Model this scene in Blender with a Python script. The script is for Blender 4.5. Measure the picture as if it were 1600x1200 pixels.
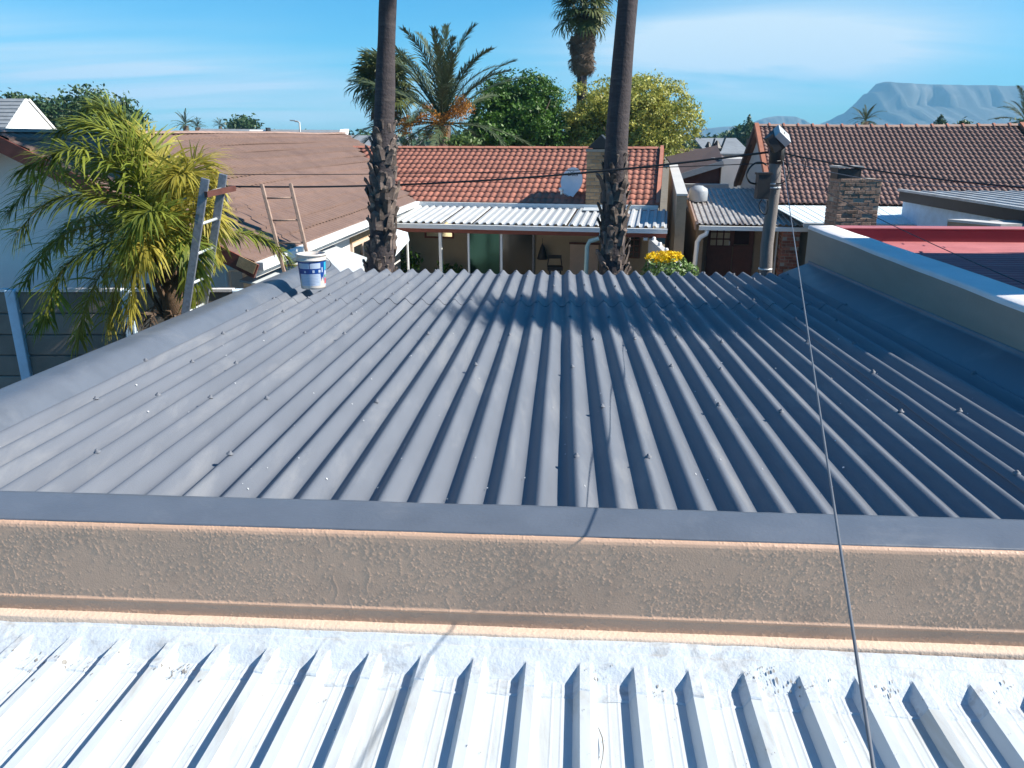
import bpy, math, random
import numpy as np
from mathutils import Vector, Matrix, noise as mnoise

random.seed(7)
rng = np.random.default_rng(11)
R = math.radians
for o in list(bpy.data.objects):
    bpy.data.objects.remove(o)
S = bpy.context.scene
COL = S.collection

# ------------------------------------------------------------------ camera
H = 4.6
PITCH = R(17.55)
FPX = 1230.0
cd = bpy.data.cameras.new('camera')
cd.sensor_width = 36.0
cd.lens = FPX / 1600 * 36
cd.clip_start = 0.05
cd.clip_end = 12000
cam = bpy.data.objects.new('camera', cd)
COL.objects.link(cam)
cam.location = (0, 0, H)
cam.rotation_euler = (math.pi / 2 - PITCH, 0, 0)
S.camera = cam

# ------------------------------------------------------------------ sky, sun, exposure
SUN = Vector((0.775, -0.100, 0.628)).normalized()
EL = math.asin(SUN.z)
AZ = math.atan2(SUN.x, SUN.y)
wd = bpy.data.worlds.new('World')
S.world = wd
wd.use_nodes = True
nt = wd.node_tree
for n in list(nt.nodes):
    nt.nodes.remove(n)


def N(tree, typ, **kw):
    n = tree.nodes.new(typ)
    for k, v in kw.items():
        if k.startswith('i_'):
            key = k[2:]
            n.inputs[int(key) if key.isdigit() else key.replace('_', ' ')].default_value = v
        else:
            setattr(n, k, v)
    return n


def L(tree, a, b):
    tree.links.new(a, b)


def ramp(tree, stops, interp='LINEAR'):
    n = tree.nodes.new('ShaderNodeValToRGB')
    cr = n.color_ramp
    cr.interpolation = interp
    while len(cr.elements) > 1:
        cr.elements.remove(cr.elements[-1])
    cr.elements[0].position = stops[0][0]
    cr.elements[0].color = (*stops[0][1], 1) if not isinstance(stops[0][1], (int, float)) else (stops[0][1],) * 3 + (1,)
    for p, c in stops[1:]:
        e = cr.elements.new(p)
        e.color = (*c, 1) if not isinstance(c, (int, float)) else (c, c, c, 1)
    return n


SKY_STRENGTH = 0.05
sky = N(nt, 'ShaderNodeTexSky', sky_type='NISHITA')
sky.sun_disc = False
sky.sun_elevation = EL
sky.sun_rotation = AZ
sky.altitude = 0
sky.air_density = 1.0
sky.dust_density = 0.35
sky.ozone_density = 2.2
hs = N(nt, 'ShaderNodeHueSaturation')
hs.inputs['Hue'].default_value = 0.485
hs.inputs['Saturation'].default_value = 1.25
hs.inputs['Value'].default_value = 1.0
L(nt, sky.outputs[0], hs.inputs['Color'])
# thin cirrus: wisps stretched over the sky, thicker near the horizon
tc = N(nt, 'ShaderNodeTexCoord')
sep = N(nt, 'ShaderNodeSeparateXYZ')
L(nt, tc.outputs['Generated'], sep.inputs[0])
div = N(nt, 'ShaderNodeMath', operation='ADD', i_1=0.12)
L(nt, sep.outputs[2], div.inputs[0])
dx = N(nt, 'ShaderNodeMath', operation='DIVIDE')
dy = N(nt, 'ShaderNodeMath', operation='DIVIDE')
L(nt, sep.outputs[0], dx.inputs[0]); L(nt, div.outputs[0], dx.inputs[1])
L(nt, sep.outputs[1], dy.inputs[0]); L(nt, div.outputs[0], dy.inputs[1])
cmb = N(nt, 'ShaderNodeCombineXYZ')
L(nt, dx.outputs[0], cmb.inputs[0]); L(nt, dy.outputs[0], cmb.inputs[1])
mp = N(nt, 'ShaderNodeMapping')
mp.inputs['Location'].default_value = (0.35, 1.9, 0)
mp.inputs['Rotation'].default_value = (0, 0, R(14))
mp.inputs['Scale'].default_value = (0.16, 0.55, 1)
L(nt, cmb.outputs[0], mp.inputs[0])
n1 = N(nt, 'ShaderNodeTexNoise', i_Scale=1.1, i_Detail=7.0, i_Roughness=0.55, i_Distortion=0.9)
L(nt, mp.outputs[0], n1.inputs['Vector'])
r1 = ramp(nt, [(0.46, 0.0), (0.62, 0.55), (0.78, 0.9)])
L(nt, n1.outputs[0], r1.inputs[0])
# the two cirrus banks of that day: one over the mountain, one low on the left


def bank(az, el, saz, sel, amt, tilt=0.0):
    """soft elliptical bank of cirrus around an azimuth (deg right of +Y) and elevation"""
    at_ = N(nt, 'ShaderNodeMath', operation='ARCTAN2')
    L(nt, sep.outputs[0], at_.inputs[0]); L(nt, sep.outputs[1], at_.inputs[1])
    a1 = N(nt, 'ShaderNodeMath', operation='SUBTRACT', i_1=R(az)); L(nt, at_.outputs[0], a1.inputs[0])
    e0 = N(nt, 'ShaderNodeMath', operation='ARCSINE'); L(nt, sep.outputs[2], e0.inputs[0])
    e1 = N(nt, 'ShaderNodeMath', operation='SUBTRACT', i_1=R(el)); L(nt, e0.outputs[0], e1.inputs[0])
    t1 = N(nt, 'ShaderNodeMath', operation='MULTIPLY_ADD', i_1=-tilt); L(nt, a1.outputs[0], t1.inputs[0]); L(nt, e1.outputs[0], t1.inputs[2])
    a2 = N(nt, 'ShaderNodeMath', operation='DIVIDE', i_1=R(saz)); L(nt, a1.outputs[0], a2.inputs[0])
    e2 = N(nt, 'ShaderNodeMath', operation='DIVIDE', i_1=R(sel)); L(nt, t1.outputs[0], e2.inputs[0])
    a3 = N(nt, 'ShaderNodeMath', operation='POWER', i_1=2.0); L(nt, a2.outputs[0], a3.inputs[0])
    aa = N(nt, 'ShaderNodeMath', operation='ABSOLUTE'); L(nt, a2.outputs[0], aa.inputs[0]); L(nt, aa.outputs[0], a3.inputs[0])
    e3 = N(nt, 'ShaderNodeMath', operation='ABSOLUTE'); L(nt, e2.outputs[0], e3.inputs[0])
    e4 = N(nt, 'ShaderNodeMath', operation='POWER', i_1=2.0); L(nt, e3.outputs[0], e4.inputs[0])
    sm = N(nt, 'ShaderNodeMath', operation='ADD'); L(nt, a3.outputs[0], sm.inputs[0]); L(nt, e4.outputs[0], sm.inputs[1])
    ng = N(nt, 'ShaderNodeMath', operation='MULTIPLY', i_1=-1.0); L(nt, sm.outputs[0], ng.inputs[0])
    ex = N(nt, 'ShaderNodeMath', operation='EXPONENT'); L(nt, ng.outputs[0], ex.inputs[0])
    ml = N(nt, 'ShaderNodeMath', operation='MULTIPLY', i_1=amt); L(nt, ex.outputs[0], ml.inputs[0])
    return ml


b1 = bank(15.5, 5.2, 10.5, 2.4, 2.6, 0.05)
b2 = bank(-27, 3.6, 17, 2.2, 1.6, -0.06)
bsum = N(nt, 'ShaderNodeMath', operation='ADD')
L(nt, b1.outputs[0], bsum.inputs[0]); L(nt, b2.outputs[0], bsum.inputs[1])
nm = N(nt, 'ShaderNodeTexNoise', i_Scale=1.7, i_Detail=7.0, i_Roughness=0.56, i_Distortion=0.9)
L(nt, mp.outputs[0], nm.inputs['Vector'])
nr = ramp(nt, [(0.28, 0.0), (0.45, 0.45), (0.66, 1.0)])
L(nt, nm.outputs[0], nr.inputs[0])
bm_ = N(nt, 'ShaderNodeMath', operation='MULTIPLY')
L(nt, bsum.outputs[0], bm_.inputs[0]); L(nt, nr.outputs[0], bm_.inputs[1])
base_c = N(nt, 'ShaderNodeMath', operation='MULTIPLY_ADD', i_1=0.10)
L(nt, r1.outputs[0], base_c.inputs[0]); L(nt, bm_.outputs[0], base_c.inputs[2])
base_c.use_clamp = True
# pale veil towards the horizon, the same all the way round
ea = N(nt, 'ShaderNodeMath', operation='ARCSINE'); L(nt, sep.outputs[2], ea.inputs[0])
eb = N(nt, 'ShaderNodeMath', operation='MAXIMUM', i_1=0.0); L(nt, ea.outputs[0], eb.inputs[0])
ec = N(nt, 'ShaderNodeMath', operation='MULTIPLY', i_1=-1.0 / R(5.0)); L(nt, eb.outputs[0], ec.inputs[0])
ee = N(nt, 'ShaderNodeMath', operation='EXPONENT'); L(nt, ec.outputs[0], ee.inputs[0])
ef = N(nt, 'ShaderNodeMath', operation='MULTIPLY_ADD', i_1=0.26); L(nt, ee.outputs[0], ef.inputs[0]); L(nt, base_c.outputs[0], ef.inputs[2])
ef.use_clamp = True
mx = N(nt, 'ShaderNodeMix', data_type='RGBA')
L(nt, ef.outputs[0], mx.inputs[0])
tint = N(nt, 'ShaderNodeMix', data_type='RGBA', blend_type='MULTIPLY')
tint.inputs[0].default_value = 1.0
tint.inputs[7].default_value = (0.20, 1.10, 1.60, 1)
L(nt, hs.outputs[0], tint.inputs[6])
L(nt, tint.outputs[2], mx.inputs[6])
mx.inputs[7].default_value = (7.6, 9.3, 10.4, 1)
bg = N(nt, 'ShaderNodeBackground', i_Strength=SKY_STRENGTH)
L(nt, mx.outputs[2], bg.inputs[0])
wo = N(nt, 'ShaderNodeOutputWorld')
L(nt, bg.outputs[0], wo.inputs[0])

sd = bpy.data.lights.new('sun', 'SUN')
sd.energy = 5.0
sd.angle = R(0.55)
sd.color = (1.0, 0.93, 0.82)
sun = bpy.data.objects.new('sun', sd)
COL.objects.link(sun)
sun.location = (30, 0, 40)
sun.rotation_euler = (-SUN).to_track_quat('-Z', 'Y').to_euler()

S.view_settings.view_transform = 'Standard'
S.view_settings.look = 'None'
S.view_settings.exposure = 0.98
S.view_settings.gamma = 1.0
S.view_settings.use_curve_mapping = False
S.render.engine = 'CYCLES'
S.cycles.use_denoising = True
S.cycles.max_bounces = 6
S.cycles.volume_bounces = 0
S.cycles.transparent_max_bounces = 12

# ------------------------------------------------------------------ helpers
FW = Vector((0, math.cos(PITCH), -math.sin(PITCH)))
UP = Vector((0, math.sin(PITCH), math.cos(PITCH)))
CAM = Vector((0, 0, H))


def ray(px, py):
    return Vector((1, 0, 0)) * ((px - 800) / FPX) + UP * ((600 - py) / FPX) + FW


def at(px, py, Y):
    """survey point: where the sight line of photo pixel (px, py) reaches distance Y"""
    d = ray(px, py)
    return CAM + d * (Y / d.y)


def atz(px, py, z):
    d = ray(px, py)
    return CAM + d * ((z - H) / d.z)


class Frame:
    def __init__(s, o, yaw):
        s.o = Vector(o)
        s.u = Vector((math.cos(yaw), -math.sin(yaw), 0))
        s.w = Vector((math.sin(yaw), math.cos(yaw), 0))

    def P(s, a, b, z):
        q = s.o + s.u * a + s.w * b
        return Vector((q.x, q.y, z))

    def loc(s, p):
        d = Vector(p) - s.o
        return d.dot(s.u), d.dot(s.w), p[2]


WL = {}


def props(o, label=None, cat=None, group=None, kind=None):
    if label: o['label'] = label
    if cat: o['category'] = cat
    if group: o['group'] = group
    if kind: o['kind'] = kind
    return o


def thing(name, loc, label, cat, group=None):
    o = bpy.data.objects.new(name, None)
    o.empty_display_size = 0.1
    COL.objects.link(o)
    o.location = loc
    WL[o.name] = Vector(loc)
    return props(o, label, cat, group)


def wloc(o):
    return WL.get(o.name, Vector((0, 0, 0))) if o else Vector((0, 0, 0))


def link_part(name, mesh, parent, pos, rot=None):
    """an object sharing a mesh, placed at world pos under parent"""
    o = bpy.data.objects.new(name, mesh)
    COL.objects.link(o)
    if parent: o.parent = parent
    m = Matrix.Translation(Vector(pos) - wloc(parent))
    if rot is not None: m = m @ rot.to_4x4()
    o.matrix_basis = m
    WL[o.name] = Vector(pos)
    return o


class MB:
    def __init__(s):
        s.v = []; s.f = []

    def add(s, vs, fs):
        n = len(s.v)
        s.v += [tuple(p) for p in vs]
        s.f += [tuple(i + n for i in f) for f in fs]
        return s

    def quad(s, a, b, c, d):
        return s.add([a, b, c, d], [(0, 1, 2, 3)])

    def hexa(s, p):
        """8 corners: bottom 0-3 ccw, top 4-7"""
        return s.add(p, [(3, 2, 1, 0), (4, 5, 6, 7), (0, 1, 5, 4), (1, 2, 6, 5), (2, 3, 7, 6), (3, 0, 4, 7)])

    def box(s, x0, x1, y0, y1, z0, z1, fr=None):
        c = [(x0, y0, z0), (x1, y0, z0), (x1, y1, z0), (x0, y1, z0), (x0, y0, z1), (x1, y0, z1), (x1, y1, z1), (x0, y1, z1)]
        if fr: c = [fr.P(*q) for q in c]
        return s.hexa(c)

    def bar(s, a, b, w, h, upv=(0, 0, 1)):
        """rectangular bar from a to b"""
        a = Vector(a); b = Vector(b)
        d = (b - a).normalized()
        u = d.cross(Vector(upv))
        if u.length < 1e-4: u = d.cross(Vector((1, 0, 0)))
        u.normalize()
        v = u.cross(d).normalized()
        u = u * w / 2; v = v * h / 2
        return s.hexa([a - u - v, a + u - v, b + u - v, b - u - v, a - u + v, a + u + v, b + u + v, b - u + v])

    def slab(s, poly, th, direction=(0, 0, -1)):
        """polygon sheet with thickness"""
        n = len(poly)
        d = Vector(direction) * th
        top = [Vector(p) for p in poly]
        bot = [p + d for p in top]
        fs = [tuple(range(n)), tuple(range(2 * n - 1, n - 1, -1))]
        for i in range(n):
            j = (i + 1) % n
            fs.append((i, i + n, j + n, j))
        return s.add(top + bot, fs)

    def tube(s, pts, rad, seg=8, caps=True):
        pts = [Vector(p) for p in pts]
        if isinstance(rad, (int, float)): rad = [rad] * len(pts)
        base = len(s.v)
        ref = None
        for i, p in enumerate(pts):
            a = pts[max(0, i - 1)]; b = pts[min(len(pts) - 1, i + 1)]
            d = (b - a).normalized()
            if ref is None:
                ref = d.cross(Vector((0, 0, 1)))
                if ref.length < 1e-3: ref = d.cross(Vector((0, 1, 0)))
            u = (ref - d * ref.dot(d)).normalized()
            ref = u
            v = d.cross(u)
            for k in range(seg):
                t = 2 * math.pi * k / seg
                s.v.append(tuple(p + (u * math.cos(t) + v * math.sin(t)) * rad[i]))
        for i in range(len(pts) - 1):
            for k in range(seg):
                a = base + i * seg + k; b = base + i * seg + (k + 1) % seg
                s.f.append((a, b, b + seg, a + seg))
        if caps:
            s.f.append(tuple(base + k for k in range(seg))[::-1])
            e = base + (len(pts) - 1) * seg
            s.f.append(tuple(e + k for k in range(seg)))
        return s

    def lathe(s, prof, seg=24, c=(0, 0, 0)):
        base = len(s.v)
        c = Vector(c)
        for r, z in prof:
            for k in range(seg):
                t = 2 * math.pi * k / seg
                s.v.append((c.x + r * math.cos(t), c.y + r * math.sin(t), c.z + z))
        for i in range(len(prof) - 1):
            for k in range(seg):
                a = base + i * seg + k; b = base + i * seg + (k + 1) % seg
                s.f.append((a, b, b + seg, a + seg))
        return s

    def grid(s, fn, nu, nv):
        base = len(s.v)
        for j in range(nv + 1):
            for i in range(nu + 1):
                s.v.append(tuple(fn(i / nu, j / nv)))
        for j in range(nv):
            for i in range(nu):
                a = base + j * (nu + 1) + i
                s.f.append((a, a + 1, a + nu + 2, a + nu + 1))
        return s

    def mesh(s, name, m, off=Vector((0, 0, 0)), smooth=False):
        me = bpy.data.meshes.new(name)
        if off.length > 0:
            vs = (np.array(s.v, dtype=float) - np.array(off)).tolist()
        else:
            vs = s.v
        me.from_pydata(vs, [], s.f)
        if m: me.materials.append(m)
        if smooth:
            me.polygons.foreach_set('use_smooth', [True] * len(me.polygons))
        me.update()
        return me

    def build(s, name, m, parent=None, smooth=False, loc=None):
        """ONE object; vertices were given in world space"""
        off = wloc(parent) if parent else (Vector(loc) if loc is not None else Vector((0, 0, 0)))
        me = s.mesh(name, m, off, smooth)
        o = bpy.data.objects.new(name, me)
        COL.objects.link(o)
        if parent: o.parent = parent
        elif loc is not None: o.location = loc
        WL[o.name] = off
        return o


def bevel(o, w, seg=2):
    md = o.modifiers.new('bevel', 'BEVEL')
    md.width = w; md.segments = seg; md.limit_method = 'ANGLE'
    return o


# ------------------------------------------------------------------ materials
def M(name, col, rough=0.6, var=0.15, scale=6.0, bump=0.0, bscale=40.0, metal=0.0, rnd=0.0, spec=0.5,
      stain=None, stain_amt=0.0, stain_scale=2.0, stretch=(1, 1, 1), streak=0.0, transl=0.0, coat=0.0):
    m = bpy.data.materials.new(name)
    m.use_nodes = True
    t = m.node_tree
    bs = t.nodes['Principled BSDF']
    out = t.nodes['Material Output']
    bs.inputs['Roughness'].default_value = rough
    bs.inputs['Metallic'].default_value = metal
    bs.inputs['Specular IOR Level'].default_value = spec
    bs.inputs['Coat Weight'].default_value = coat
    geo = N(t, 'ShaderNodeNewGeometry')
    mp = N(t, 'ShaderNodeMapping')
    mp.inputs['Scale'].default_value = stretch
    L(t, geo.outputs['Position'], mp.inputs[0])
    nz = N(t, 'ShaderNodeTexNoise', i_Scale=scale, i_Detail=6.0, i_Roughness=0.6)
    L(t, mp.outputs[0], nz.inputs['Vector'])
    lo = tuple(max(0, c * (1 - var)) for c in col)
    hi = tuple(min(1, c * (1 + var)) for c in col)
    rp = ramp(t, [(0.28, lo), (0.72, hi)])
    L(t, nz.outputs[0], rp.inputs[0])
    cur = rp.outputs[0]
    if rnd > 0:
        oi = N(t, 'ShaderNodeObjectInfo')
        mr = N(t, 'ShaderNodeMapRange')
        mr.inputs['To Min'].default_value = 1 - rnd
        mr.inputs['To Max'].default_value = 1 + rnd
        L(t, oi.outputs['Random'], mr.inputs[0])
        hv = N(t, 'ShaderNodeHueSaturation')
        L(t, mr.outputs[0], hv.inputs['Value'])
        L(t, cur, hv.inputs['Color'])
        cur = hv.outputs[0]
    if stain is not None:
        n2 = N(t, 'ShaderNodeTexNoise', i_Scale=stain_scale, i_Detail=8.0, i_Roughness=0.68, i_Distortion=0.4)
        L(t, mp.outputs[0], n2.inputs['Vector'])
        r2 = ramp(t, [(0.52, 0.0), (0.66, 1.0)])
        L(t, n2.outputs[0], r2.inputs[0])
        ml = N(t, 'ShaderNodeMath', operation='MULTIPLY', i_1=stain_amt)
        L(t, r2.outputs[0], ml.inputs[0])
        mm = N(t, 'ShaderNodeMix', data_type='RGBA')
        L(t, ml.outputs[0], mm.inputs[0]); L(t, cur, mm.inputs[6])
        mm.inputs[7].default_value = (*stain, 1)
        cur = mm.outputs[2]
    L(t, cur, bs.inputs['Base Color'])
    rr = N(t, 'ShaderNodeMapRange')
    rr.inputs['To Min'].default_value = max(0.02, rough - 0.12)
    rr.inputs['To Max'].default_value = min(1, rough + 0.12)
    L(t, nz.outputs[0], rr.inputs[0])
    L(t, rr.outputs[0], bs.inputs['Roughness'])
    if bump > 0:
        n3 = N(t, 'ShaderNodeTexNoise', i_Scale=bscale, i_Detail=4.0, i_Roughness=0.6)
        L(t, geo.outputs['Position'], n3.inputs['Vector'])
        bp = N(t, 'ShaderNodeBump', i_Strength=bump, i_Distance=0.02)
        L(t, n3.outputs[0], bp.inputs['Height'])
        L(t, bp.outputs[0], bs.inputs['Normal'])
    if transl > 0:
        tr = N(t, 'ShaderNodeBsdfTranslucent')
        L(t, cur, tr.inputs[0])
        ms = N(t, 'ShaderNodeMixShader', i_0=transl)
        L(t, bs.outputs[0], ms.inputs[1]); L(t, tr.outputs[0], ms.inputs[2])
        L(t, ms.outputs[0], out.inputs[0])
    return m


def glass_mat(name, col, rough=0.08):
    return M(name, col, rough=rough, var=0.05, spec=0.6)


def leaf_mat(name, a, b, scale=1.5, transl=0.3, rough=0.5, rnd=0.15):
    """foliage with light and dark clumps"""
    m = bpy.data.materials.new(name)
    m.use_nodes = True
    t = m.node_tree
    bs = t.nodes['Principled BSDF']; out = t.nodes['Material Output']
    bs.inputs['Roughness'].default_value = rough
    bs.inputs['Specular IOR Level'].default_value = 0.35
    geo = N(t, 'ShaderNodeNewGeometry')
    nz = N(t, 'ShaderNodeTexNoise', i_Scale=scale, i_Detail=5.0, i_Roughness=0.7)
    L(t, geo.outputs['Position'], nz.inputs['Vector'])
    rp = ramp(t, [(0.33, a), (0.66, b)])
    L(t, nz.outputs[0], rp.inputs[0])
    wn = N(t, 'ShaderNodeMapRange')
    wn.inputs['To Min'].default_value = 1 - rnd * 1.6
    wn.inputs['To Max'].default_value = 1 + rnd * 1.6
    L(t, geo.outputs['Random Per Island'], wn.inputs[0])
    hv = N(t, 'ShaderNodeHueSaturation')
    L(t, wn.outputs[0], hv.inputs['Value']); L(t, rp.outputs[0], hv.inputs['Color'])
    L(t, hv.outputs[0], bs.inputs['Base Color'])
    tr = N(t, 'ShaderNodeBsdfTranslucent')
    L(t, hv.outputs[0], tr.inputs[0])
    ms = N(t, 'ShaderNodeMixShader', i_0=transl)
    L(t, bs.outputs[0], ms.inputs[1]); L(t, tr.outputs[0], ms.inputs[2])
    L(t, ms.outputs[0], out.inputs[0])
    return m


m_ground = M('ground soil', (0.16, 0.13, 0.09), 0.9, 0.3, 1.5, 0.3, 12)
m_roofgrey = M('grey roof paint', (0.128, 0.142, 0.170), 0.55, 0.09, 3.0, 0.10, 90, spec=0.35,
               stain=(0.20, 0.208, 0.225), stain_amt=0.6, stain_scale=1.6, stretch=(2.4, 0.45, 1))
m_flash = M('grey flashing paint', (0.105, 0.122, 0.152), 0.42, 0.10, 4.0, 0.08, 60, spec=0.55,
            stain=(0.20, 0.21, 0.23), stain_amt=0.4, stain_scale=1.8)
m_bolt = M('painted bolt cap', (0.13, 0.14, 0.165), 0.65, 0.2, 60)
m_white_metal = M('white painted sheet metal', (0.50, 0.54, 0.565), 0.42, 0.07, 5.0, 0.05, 30, spec=0.5,
                  stain=(0.33, 0.325, 0.30), stain_amt=0.6, stain_scale=3.0, stretch=(2.6, 0.5, 1))
m_membrane = M('white sealing membrane', (0.47, 0.52, 0.57), 0.55, 0.08, 9.0, 0.25, 50,
               stain=(0.20, 0.18, 0.16), stain_amt=0.45, stain_scale=9.0)
m_cream = M('cream plaster', (0.60, 0.46, 0.36), 0.8, 0.08, 6, 0.3, 60)
m_beige = M('beige plaster wall', (0.36, 0.29, 0.20), 0.85, 0.10, 2.0, 0.2, 30)
m_darkbeige = M('weathered beige plaster', (0.30, 0.23, 0.16), 0.85, 0.15, 2.0, 0.2, 30, stain=(0.15, 0.12, 0.09), stain_amt=0.5)
m_whitewall = M('white plaster wall', (0.78, 0.77, 0.74), 0.8, 0.05, 2.0, 0.15, 25, stain=(0.55, 0.54, 0.5), stain_amt=0.25)
m_greywall = M('pale grey plaster', (0.50, 0.49, 0.47), 0.8, 0.08, 2.0, 0.2, 30)
m_parapet_side = M('grey plaster parapet', (0.30, 0.258, 0.215), 0.8, 0.10, 2.5, 0.2, 30, stretch=(1, 0.5, 2))
m_coping = M('white coping paint', (0.70, 0.68, 0.68), 0.7, 0.08, 3.0, 0.15, 40)
m_verandah = M('weathered verandah sheet', (0.43, 0.45, 0.46), 0.5, 0.08, 4.0, 0.05, 30, stain=(0.30, 0.29, 0.27), stain_amt=0.4, stain_scale=2.5)
m_redroof = M('red roof paint', (0.42, 0.125, 0.13), 0.5, 0.10, 3.0, 0.05, 40, stain=(0.50, 0.16, 0.16), stain_amt=0.5)
m_redwall = M('dark red parapet paint', (0.25, 0.028, 0.045), 0.55, 0.10, 2.0, 0.1, 40)
m_tile_orange = M('orange concrete tile', (0.36, 0.140, 0.095), 0.75, 0.16, 4.0, 0.2, 60, rnd=0.18,
                  stain=(0.19, 0.085, 0.065), stain_amt=0.5, stain_scale=1.4)
m_tile_brown = M('brown concrete tile', (0.215, 0.118, 0.098), 0.75, 0.22, 5.0, 0.2, 60, rnd=0.22,
                 stain=(0.15, 0.085, 0.07), stain_amt=0.55, stain_scale=2.2)
m_tile_pink = M('faded brown tile', (0.165, 0.104, 0.083), 0.78, 0.14, 3.0, 0.25, 40, rnd=0.10,
                stain=(0.115, 0.070, 0.058), stain_amt=0.7, stain_scale=0.6, stretch=(1, 1, 3))
m_ridge = M('terracotta ridge cap', (0.38, 0.15, 0.10), 0.8, 0.15, 5, 0.2, 50, rnd=0.1)
m_ridge_br = M('brown ridge cap', (0.30, 0.20, 0.16), 0.8, 0.15, 5, 0.2, 50, rnd=0.1)
m_gutter = M('white gutter paint', (0.74, 0.75, 0.74), 0.45, 0.05, 6)
m_aqua = M('pale aqua downpipe paint', (0.40, 0.58, 0.56), 0.45, 0.08, 6)
m_barge = M('red brown fascia board', (0.20, 0.055, 0.035), 0.7, 0.2, 8, stretch=(1, 1, 4))
m_barge_or = M('terracotta barge board', (0.34, 0.13, 0.075), 0.75, 0.15, 6)
m_rot = M('weathered bare wood', (0.42, 0.29, 0.16), 0.85, 0.3, 10, 0.3, 60)
m_wood = M('grey brown ladder wood', (0.30, 0.21, 0.17), 0.8, 0.25, 12, 0.3, 80)
m_darkwood = M('dark stained timber', (0.10, 0.035, 0.025), 0.6, 0.25, 8)
m_alu = M('weathered aluminium', (0.20, 0.215, 0.25), 0.5, 0.3, 20, 0.1, 60, metal=0.3)
m_alu_lt = M('bright aluminium', (0.62, 0.66, 0.68), 0.4, 0.1, 20, metal=0.3)
m_fence = M('precast concrete fence', (0.21, 0.185, 0.16), 0.9, 0.2, 3.0, 0.3, 50, rnd=0.1)
m_post_wallshade = M('pale blue post and wall shade', (0.52, 0.66, 0.80), 0.7, 0.12, 5, 0.15, 50)  # also gives the wing's white wall its shaded blue
m_brick = M('tan face brick', (0.38, 0.235, 0.125), 0.85, 0.2, 14, 0.25, 70, rnd=0.28)
m_mortar = M('grey mortar', (0.30, 0.27, 0.23), 0.9, 0.15, 12, 0.2, 60)
m_stone = M('weathered chimney brick', (0.24, 0.155, 0.115), 0.9, 0.35, 12, 0.5, 40, rnd=0.45, stain=(0.36, 0.30, 0.27), stain_amt=0.4, stain_scale=9)
m_redbrick = M('rough red brick', (0.26, 0.10, 0.065), 0.9, 0.35, 12, 0.4, 40, rnd=0.35, stain=(0.30, 0.22, 0.17), stain_amt=0.5, stain_scale=10)
m_black = M('soot black metal', (0.018, 0.018, 0.02), 0.55, 0.2, 10)
m_cable = M('black cable sheath', (0.02, 0.02, 0.022), 0.5, 0.1, 10)
m_wire = M('grey steel wire', (0.16, 0.17, 0.19), 0.45, 0.1, 10, metal=0.4)
m_pole = M('weathered timber pole', (0.19, 0.17, 0.16), 0.85, 0.25, 6, 0.35, 50, stretch=(4, 4, 0.5))
m_bootdark = M('old palm leaf base', (0.105, 0.080, 0.070), 0.9, 0.35, 9, 0.4, 60, rnd=0.55,
               stain=(0.36, 0.28, 0.22), stain_amt=0.6, stain_scale=7)
m_trunk_sm = M('smooth palm trunk', (0.046, 0.037, 0.040), 0.9, 0.35, 5.0, 0.7, 26, stretch=(1, 1, 7), stain=(0.105, 0.085, 0.08), stain_amt=0.5, stain_scale=1.6)
m_trunk = M('bark', (0.09, 0.065, 0.045), 0.9, 0.3, 8, 0.4, 40)
m_fibre = M('palm fibre', (0.12, 0.075, 0.045), 0.95, 0.4, 14, 0.5, 60)
m_dead = M('dead palm frond', (0.16, 0.115, 0.085), 0.9, 0.3, 5, transl=0.15)
m_glass = glass_mat('dark window glass', (0.015, 0.02, 0.022))
m_green_reflect = M('door glass with painted green reflection', (0.009, 0.055, 0.042), 0.12, 0.1, 1.0, metal=0.6)  # green in the colour imitates a reflection on the door glass
m_curtain = M('pale curtain', (0.55, 0.50, 0.38), 0.9, 0.2, 10)
m_steel = M('galvanised sheet', (0.42, 0.44, 0.45), 0.5, 0.25, 3, metal=0.25, stain=(0.25, 0.2, 0.17), stain_amt=0.5)
m_oldsheet = M('aged corrugated sheet', (0.33, 0.32, 0.31), 0.6, 0.3, 3, stain=(0.13, 0.09, 0.08), stain_amt=0.7, stain_scale=1.6)
m_paleroof = M('pale painted roof sheet', (0.72, 0.80, 0.82), 0.45, 0.05, 3, stain=(0.55, 0.6, 0.62), stain_amt=0.3)
m_leanto = M('light grey lean-to sheet', (0.44, 0.48, 0.50), 0.55, 0.06, 2.0)
m_plastic = M('white bucket plastic', (0.60, 0.55, 0.50), 0.35, 0.05, 8)
m_bblue = M('dark blue bucket print', (0.010, 0.055, 0.24), 0.3, 0.08, 8)
m_bcyan = M('cyan bucket print', (0.03, 0.40, 0.66), 0.3, 0.08, 8)
m_blabel = M('pale label print', (0.42, 0.50, 0.64), 0.3, 0.05, 8)
m_btext = M('blue grey label text', (0.30, 0.38, 0.52), 0.4, 0.05, 8)
m_bred = M('red label print', (0.55, 0.10, 0.12), 0.3, 0.05, 8)
m_bgreen = M('green label print', (0.16, 0.45, 0.25), 0.3, 0.05, 8)
m_paintres = M('dried tan paint', (0.42, 0.31, 0.22), 0.7, 0.15, 8)
m_dish = M('pale dish paint', (0.62, 0.68, 0.74), 0.45, 0.04, 4)
m_text = M('dark grey lettering', (0.07, 0.08, 0.10), 0.6, 0.03, 4)
m_tank = M('pale plastic tank', (0.36, 0.39, 0.42), 0.5, 0.08, 3)
m_farroof = M('distant grey tile', (0.20, 0.22, 0.24), 0.8, 0.15, 3, stain=(0.13, 0.14, 0.15), stain_amt=0.5)
m_farbrown = M('distant brown tile', (0.075, 0.048, 0.045), 0.8, 0.2, 3)
m_mount = M('mountain rock and scrub', (0.055, 0.062, 0.058), 0.95, 0.35, 0.006, stain=(0.18, 0.165, 0.15), stain_amt=0.6, stain_scale=0.012)

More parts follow.
